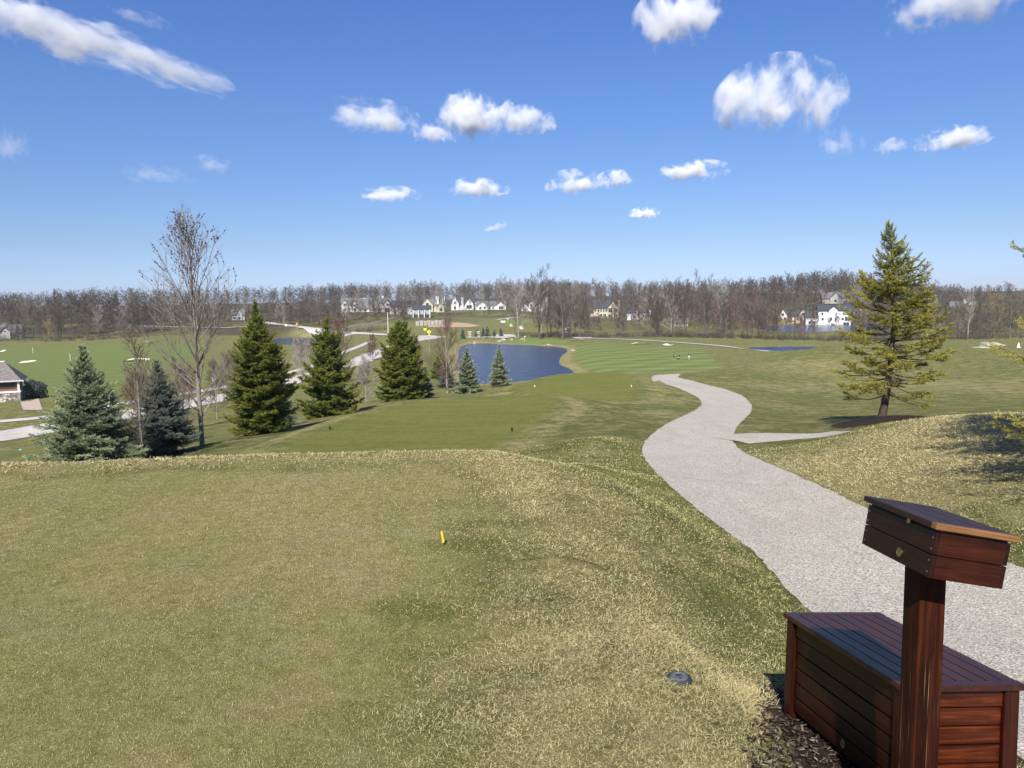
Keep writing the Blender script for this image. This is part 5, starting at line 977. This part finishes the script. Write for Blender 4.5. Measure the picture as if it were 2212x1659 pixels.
P = hit(642, 712); r0 = empty('road_sign', tuple(P), 0, 'orange diamond sign beside the curving road behind the far pond', 'road sign'); s = P[1]/F; m = MB(); w = 3.2*s; m.poly([(-w, 0, 12*s), (0, 0, 12*s-w), (w, 0, 12*s), (0, 0, 12*s+w)], (0, .05, 0)); m.build('sign_face', ORS, r0); MB().tube([(0, .08, 0), (0, .08, 13*s)], [.06, .06], 6).build('post', GREYW, r0)
P = hit(618, 712); r0 = empty('road_sign', tuple(P), 0, 'small white sign left of the orange diamond sign', 'road sign'); MB().box((0, 0, 2.2), (.8, .06, 1.1)).build('sign_face', WHT, r0); MB().tube([(0, .07, 0), (0, .07, 2.2)], [.05, .05], 6).build('post', GREYW, r0)
P = hit(463, 824); r0 = empty('utility_cabinet', tuple(P), .3, 'grey utility cabinet on the slope right of the bare maple trunk', 'cabinet'); MB().box((0, 0, .65), (.8, .5, 1.3)).build('cabinet_body', GREYW, r0); MB().box((0, 0, 1.34), (.9, .6, .08)).build('cabinet_top', GREYW, r0)
P = hit(43, 977); r0 = empty('utility_flag', tuple(P), 0, 'tiny turquoise utility flag in the grass by the near road', 'marker flag'); MB().tube([(0, 0, 0), (0, 0, .25)], [.006, .006], 5).build('wire', GREYW, r0); MB().box((.05, 0, .2), (.14, .02, .10)).build('flag', simple('turquoise', (.1, .6, .5)), r0)
for (px, py, L_, a_, lab) in [(400, 1224, .10, .2, 'thin pale fallen twig lying on the near tee turf'), (1330, 1045, .16, 2.6, 'thin dry twig lying in the rough near the path bend')]:
    p = hit(px, py); m = MB(); m.tube([(-L_/2, 0, .008), (0, .012, .016), (L_/2, 0, .010)], [.002, .0025, .0018], 5); o = m.build('fallen_twig', MAPLE, loc=tuple(p)); o.rotation_euler = (0, 0, a_); tag(o, lab, 'twig')
# parked utility cart
P = hit(1226, 717); ct = empty('utility_cart', tuple(P), R(8), 'black and white utility cart parked under a leaning bare tree', 'utility cart'); BLK = simple('black_paint', (.015, .015, .017), .4, .5)
m = MB(); m.poly([(-1.6, -.65, .45), (1.6, -.65, .45), (1.6, -.65, .95), (.9, -.65, 1.15), (.5, -.65, .8), (-.3, -.65, .8), (-.4, -.65, 1.2), (-1.6, -.65, 1.15)], (0, 1.3, 0)); m.build('body', BLK, ct, bevel=.04); MB().box((-.1, 0, 1.95), (1.7, 1.3, .08)).build('canopy', WHT, ct, bevel=.02); MB().box((-1.0, 0, 1.32), (1.1, 1.2, .3)).build('cargo_box', WHT, ct)
m = MB()
for x in (-.85, .75):
    for y in (-.6, .6): m.tube([(x, y, 1.), (x*.9, y, 1.92)], [.03, .03], 5)
m.build('canopy_frame', BLK, ct)
for x in (-1.0, 1.0):
    for y in (-.62, .62): w_ = MB().tube([(x, y-.1, .3), (x, y+.1, .3)], [.3, .3], 16).build('wheel', BLK, ct); MB().tube([(x, y-.11, .3), (x, y+.11, .3)], [.15, .15], 12).build('rim', WHT, w_)

# ------------------------------------------------------------------ golfers
SKIN = simple('skin', (.50, .30, .21), .6, .3, .05); HAIRM = simple('dark_hair', (.03, .02, .015), .8); BLKC = simple('black_cloth', (.018, .018, .022), .9); NVC = simple('dark_cloth', (.02, .024, .035), .9); WHC = simple('white_cloth', (.72, .72, .70), .9)
def skin(name, J, E_, mat, parent, lv=2):
    me = bpy.data.meshes.new(name); me.from_pydata([j[0] for j in J], E_, []); me.materials.append(mat); o = bpy.data.objects.new(name, me); COL.objects.link(o); o.parent = parent
    o.modifiers.new('skin', 'SKIN'); s = o.modifiers.new('subsurf', 'SUBSURF'); s.levels = s.render_levels = lv
    sv = me.skin_vertices[0].data
    for v, j in zip(sv, J): v.radius = (j[1], j[2] if len(j) > 2 else j[1]); v.use_root = False
    sv[0].use_root = True
    for p_ in me.polygons: p_.use_smooth = True
    return o
def golfer(label, P, face, top, bottom, shorts, arm, group='golfers on the fairway'):
    r0 = empty('person', tuple(P), face, label, 'person', group)
    # pelvis root; x right, -y front
    J = [((0, 0, .93), .13, .10), ((0, 0, 1.12), .125, .09), ((0, 0, 1.33), .15, .10), ((0, .01, 1.46), .075, .06), ((0, -.005, 1.55), .055), ((0, -.01, 1.64), .088, .10), ((0, -.005, 1.73), .07, .085)]
    E_ = [(0, 1), (1, 2), (2, 3), (3, 4), (4, 5), (5, 6)]
    def add(p_, chain):
        for c_ in chain: J.append(c_); E_.append((p_, len(J)-1)); p_ = len(J)-1
        return p_
    for sx in (-1, 1):
        add(0, [((.09*sx, 0, .86), .085), ((.10*sx, -.01, .5), .06), ((.11*sx, .02, .10), .042), ((.12*sx, -.10, .05), .04, .035)])
        a = arm[0 if sx < 0 else 1]; h_ = add(2, [((.19*sx, 0, 1.40), .055), ((a[0][0], a[0][1], a[0][2]), .042), ((a[1][0], a[1][1], a[1][2]), .032)])
        q_ = np.array(a[1]); d_ = np.array(a[1])-np.array(a[0]); d_ = d_/np.linalg.norm(d_); pm_ = add(h_, [(tuple(q_+d_*.07), .030, .016)]); sd_ = np.cross(d_, [0, 1, .1]); sd_ /= np.linalg.norm(sd_)
        for f_ in range(4):
            b_ = q_+d_*.09+sd_*(.024*(f_-1.5)); add(pm_, [(tuple(b_), .009), (tuple(b_+d_*(.05+.008*(1.5-abs(f_-1.5)))+np.array([0, -.015, 0])), .008)])
        b_ = q_+d_*.03-sd_*.03; add(h_, [(tuple(b_), .010), (tuple(b_+d_*.035-sd_*.012), .009)])
    skin('body', J, E_, SKIN, r0)
    skin('shirt', [((0, 0, .88), .18, .14), ((0, 0, 1.14), .18, .135), ((0, 0, 1.34), .205, .145), ((0, .01, 1.46), .12, .10)]+[((.19*s_, 0, 1.405), .088) for s_ in (-1, 1)]+[tuple([tuple((np.array([.19*s_, 0, 1.40])+np.array(arm[0 if s_ < 0 else 1][0]))/2), .078]) for s_ in (-1, 1)], [(0, 1), (1, 2), (2, 3), (2, 4), (2, 5), (4, 6), (5, 7)], top, r0)
    kz = .52 if shorts else .12
    skin('shorts' if shorts else 'trousers', [((0, 0, 1.06), .165, .13), ((0, 0, .90), .17, .14)]+[((.09*s_, 0, .82), .125) for s_ in (-1, 1)]+[((.10*s_, 0, kz), .10 if shorts else .08) for s_ in (-1, 1)], [(0, 1), (1, 2), (1, 3), (2, 4), (3, 5)], bottom, r0)
    bm = bmesh.new(); bmesh.ops.create_uvsphere(bm, u_segments=14, v_segments=10, radius=1); bmesh.ops.delete(bm, geom=[v for v in bm.verts if v.co.z < -.1], context='VERTS'); me = bpy.data.meshes.new('cap'); bm.to_mesh(me); bm.free(); me.materials.append(top); o = bpy.data.objects.new('cap', me); COL.objects.link(o); o.parent = r0; o.location = (0, 0, 1.68); o.scale = (.10, .12, .11)
    m = MB(); m.box((0, -.135, 1.685), (.13, .10, .012)); m.build('cap_brim', top, r0, bevel=.003)
    for sx in (-1, 1): m = MB(); m.box((.12*sx, -.06, .04), (.09, .27, .085)); m.build('shoe', WHC, r0, bevel=.02); m = MB(); m.lathe((.035*sx, -.098, 1.655), [(.008, 0), (.010, .006), (.003, .010)], 8); m.build('eye', HAIRM, r0)
    m = MB(); m.add([(-.014, -.095, 1.60), (.014, -.095, 1.60), (0, -.125, 1.605), (0, -.09, 1.645)], [(0, 1, 2), (1, 3, 2), (3, 0, 2), (0, 3, 1)]); m.build('nose', SKIN, r0)
    return r0
pa, pb2, pc = hit(1456, 776), hit(1488.6, 776.5), hit(1466, 776)
golfer('person in dark clothes standing left of the push cart on the fairway', pa, R(70), BLKC, NVC, False, [[(-.24, -.02, 1.13), (-.20, -.18, .93)], [(.24, -.02, 1.13), (.16, -.22, .95)]])
golfer('person in black top and white shorts standing alone at the right on the fairway', pb2, R(160), BLKC, WHC, True, [[(-.26, .02, 1.13), (-.16, -.16, .98)], [(.26, .02, 1.13), (.16, -.16, .98)]])
gb = empty('golf_push_cart', tuple(pc), R(30), 'push cart carrying a black and white golf bag between two people', 'golf cart'); 
m = MB(); m.tube([(0, .1, .18), (0, -.25, 1.0)], [.13, .15], 12); m.tube([(0, -.25, 1.0), (0, -.27, 1.05)], [.16, .16], 12); m.build('golf_bag', BLKC, gb); MB().tube([(0, -.02, .42), (0, -.11, .62)], [.155, .155], 12).build('bag_band', WHC, gb)
m = MB(); [m.tube([(-.06+.03*i, -.26, 1.0), (-.09+.045*i, -.35, 1.22+.02*(i % 2))], [.012, .03], 6) for i in range(5)]; m.build('golf_clubs', SCREW, gb)
m = MB(); m.tube([(0, .2, .2), (0, -.1, .55), (0, .35, 1.0)], [.02, .02, .02], 6); m.tube([(-.32, .05, .15), (.32, .05, .15)], [.015, .015], 6); m.build('frame', BLK, gb)
for x, y, r_ in ((-.33, .05, .15), (.33, .05, .15), (0, .55, .11)): MB().tube([(x-.02, y, r_), (x+.02, y, r_)], [r_, r_], 16).build('wheel', BLK, gb)
# ------------------------------------------------------------------ grass blades, mulch chips
zone = np.empty(len(ground.data.vertices)*4, np.float32); ground.data.color_attributes['zone'].data.foreach_get('color', zone); zone = zone.reshape(-1, 4)[:-1].reshape(nr, nt, 4)
lr0, lr1 = math.log(.5), math.log(2600)
def zlook(x, y):
    r_ = np.hypot(x, y); t_ = np.arctan2(x, y); i = np.clip((np.log(r_)-lr0)/(lr1-lr0)*(nr-1), 0, nr-1).round().astype(int); j = np.clip(np.searchsorted(th, t_), 0, nt-1); return zone[i, j]
def vnoise(x, y, s, seed):
    rg = np.random.default_rng(seed); o = 0
    for k in range(9): a = rg.uniform(0, 6.28); f = s*rg.uniform(.6, 1.9); o = o+np.sin((x*cos(a)+y*sin(a))*f+rg.uniform(0, 6.28))
    return o/3.
path_P = np.r_[smooth_line(LP, 6)[:, :2], smooth_line(RP, 6)[::-1, :2]]
bed = [(1.10, 1.0)]+[tuple(hit(a, b)[:2]) for a, b in [(1612, 1665), (1632, 1600), (1640, 1530), (1652, 1480), (1668, 1443)]]+[(1.30, 3.75), (1.8, 3.75), (2.1, 3.3), (2.1, 1.0)]
def field(name, label, n, r0_, r1_, tmin, tmax, short, seed):
    rg = np.random.default_rng(seed); r_ = np.exp(rg.uniform(math.log(r0_), math.log(r1_), n)); t_ = rg.uniform(R(tmin), R(tmax), n); x, y = r_*np.sin(t_), r_*np.cos(t_)
    z4 = zlook(x, y); tm = z4[:, 0]
    if short: keep = tm > .2+.6*rg.random(n)
    else: keep = (tm < .2+.7*rg.random(n)) & (sdist(x, y, path_P, 3) > -.05+.09*rg.random(n)**2) & (sdist(x, y, bed, 1) > -.02-.12*rg.random(n)**3)
    x, y, z4, r_ = x[keep], y[keep], z4[keep], r_[keep]; n = len(x); 
    q_ = sdist(x, y, [(1.24, 2.56), (1.9, 2.62), (1.75, 3.5), (1.13, 3.42)], 1); k2 = (q_ > .0) & (np.hypot(x-scp[0], y-scp[1]) > .056); x, y, z4, r_ = x[k2], y[k2], z4[k2], r_[k2]; n = len(x)
    z = height(x, y); pat = vnoise(x, y, 2.4, 1)*.5+vnoise(x, y, 7., 2)*.3+vnoise(x, y, 20., 3)*.2
    strawp = np.clip(.16+.75*z4[:, 2]+.27*pat, .08, .93) if not short else np.clip(.60+.30*vnoise(x, y, 1.3, 6)+.2*pat, .15, .92)
    ispale = rg.random(n) < strawp
    if short: L = .0105*rg.uniform(.6, 1.6, n); wd = np.maximum(.0017, r_*.0007); el = rg.uniform(.15, 1.1, n)
    else:
        L = (.0135+.008*ispale)*rg.uniform(.5, 1.5, n)*(1+.25*vnoise(x, y, 5., 8)); L *= np.where((z4[:, 2] > .8), 1.4, 1.)*np.clip(.8+r_*.06, 1, 1.6); wd = np.maximum(.0017, r_*.00062)*rg.uniform(.7, 1.3, n); el = np.where(ispale, rg.uniform(.0, .75, n), rg.uniform(.35, 1.3, n))
    az = rg.uniform(0, 6.28, n)+.8*pat; d_ = np.c_[np.cos(az)*np.cos(el), np.sin(az)*np.cos(el), np.sin(el)]; s_ = np.c_[-np.sin(az), np.cos(az), rg.normal(0, .3, n)]; s_ /= np.linalg.norm(s_, axis=1)[:, None]
    P = np.c_[x, y, z-.002+(.008*rg.random(n)*ispale if not short else 0)]; M_ = P+d_*L[:, None]*.55; tipd = d_.copy(); tipd[:, 2] -= .35; T_ = M_+tipd*L[:, None]*.45
    V_ = np.stack([P-s_*wd[:, None]/2, P+s_*wd[:, None]/2, M_+s_*wd[:, None]*.4, M_-s_*wd[:, None]*.4, T_], 1).reshape(-1, 3)
    b_ = (np.arange(n)*5)[:, None]; fl = np.c_[b_+np.array([[0, 1, 2, 3]]), b_+np.array([[3, 2, 4]])].ravel(); sz_ = np.tile([4, 3], n)
    v = rg.uniform(.72, 1.28, n)[:, None]
    pale = np.where(rg.random((n, 1)) < .25, np.array([[.40, .31, .17]]), np.array([[.52, .455, .235]])); gr_ = np.where(rg.random((n, 1)) < .5, np.array([[.12, .15, .036]]), np.array([[.20, .21, .065]]))
    if short: pale = pale*.82; gr_ = gr_*1.3
    C_ = np.where(ispale[:, None], pale*(1+.22*np.clip(z4[:, 2:3]-.6, 0, 1)), gr_)*v
    o = mesh_np(name, V_, fl, GRM, sizes=sz_); set_col(o, 'tint', np.repeat(C_, 5, 0)); return tag(o, label, 'grass', kind='stuff')
k = NT('grass_blades'); tr_ = k.n('ShaderNodeBsdfTranslucent'); df = k.n('ShaderNodeBsdfDiffuse'); k.put(df.inputs[0], k.attr('tint')); k.put(tr_.inputs[0], k.attr('tint')); mx = k.n('ShaderNodeMixShader'); mx.inputs[0].default_value = .22; k.t.links.new(df.outputs[0], mx.inputs[1]); k.t.links.new(tr_.outputs[0], mx.inputs[2]); k.t.links.new(mx.outputs[0], k.o.inputs[0]); GRM = k.m
scp = hit(1467, 1469)
field('rough_grass', 'matted straw coloured and green rough grass around the near tee and on the mound', 950000, 1.7, 19, -40, 40, False, 21)
field('tee_turf', 'short mown brownish green turf of the near tee', 650000, 1.5, 9.5, -40, 22, True, 22)
rg = np.random.default_rng(5); n = 9000; x = rg.uniform(.8, 2.3, n); y = rg.uniform(1.2, 3.9, n); kp = sdist(x, y, bed, 1) < .03*rg.random(n); x, y = x[kp], y[kp]; n = len(x); z = height(x, y)+rg.uniform(0, .018, n)
az = rg.uniform(0, 6.28, n); el = rg.normal(0, .3, n); L = rg.uniform(.012, .042, n); w_ = rg.uniform(.004, .010, n); t_ = rg.uniform(.0015, .004, n); a = np.c_[np.cos(az)*np.cos(el), np.sin(az)*np.cos(el), np.sin(el)]; b = np.c_[-np.sin(az), np.cos(az), rg.normal(0, .35, n)]; b /= np.linalg.norm(b, axis=1)[:, None]; c = np.cross(a, b)
P = np.c_[x, y, z]; V_ = np.stack([P+a*(i*L/2*(1-.35*(j > 0)*(i > 0)))[:, None]+b*(j*w_/2)[:, None]+c*(k_*t_/2)[:, None] for i in (-1, 1) for j in (-1, 1) for k_ in (-1, 1)], 1).reshape(-1, 3)
F8 = np.array([[0, 1, 3, 2], [4, 6, 7, 5], [0, 4, 5, 1], [2, 3, 7, 6], [0, 2, 6, 4], [1, 5, 7, 3]]); Fc = (np.arange(n)[:, None, None]*8+F8[None]).reshape(-1, 4)
o = mesh_np('mulch_chips', V_, Fc, GRM); cb = np.array([[.045, .030, .024], [.10, .072, .058], [.18, .14, .115], [.28, .23, .19]])[rg.choice(4, n, p=[.42, .33, .18, .07])]*rg.uniform(.7, 1.3, (n, 1)); set_col(o, 'tint', np.repeat(cb, 8, 0)); tag(o, 'shredded brown bark mulch around the storage bench', 'mulch', kind='stuff')
# ------------------------------------------------------------------ air
hz = NT('haze_air'); hz.t.nodes.remove(hz.b); pv = hz.n('ShaderNodeVolumePrincipled'); pv.inputs['Color'].default_value = (.80, .88, 1, 1); pv.inputs['Density'].default_value = .00011; hz.t.links.new(pv.outputs[0], hz.o.inputs['Volume'])
m = MB(); m.box((0, 0, 0), (5400, 5400, 66)); o = m.build('haze', hz.m, loc=(0, 0, 2)); tag(o, 'faint clear day haze over the golf course', 'haze', kind='stuff')
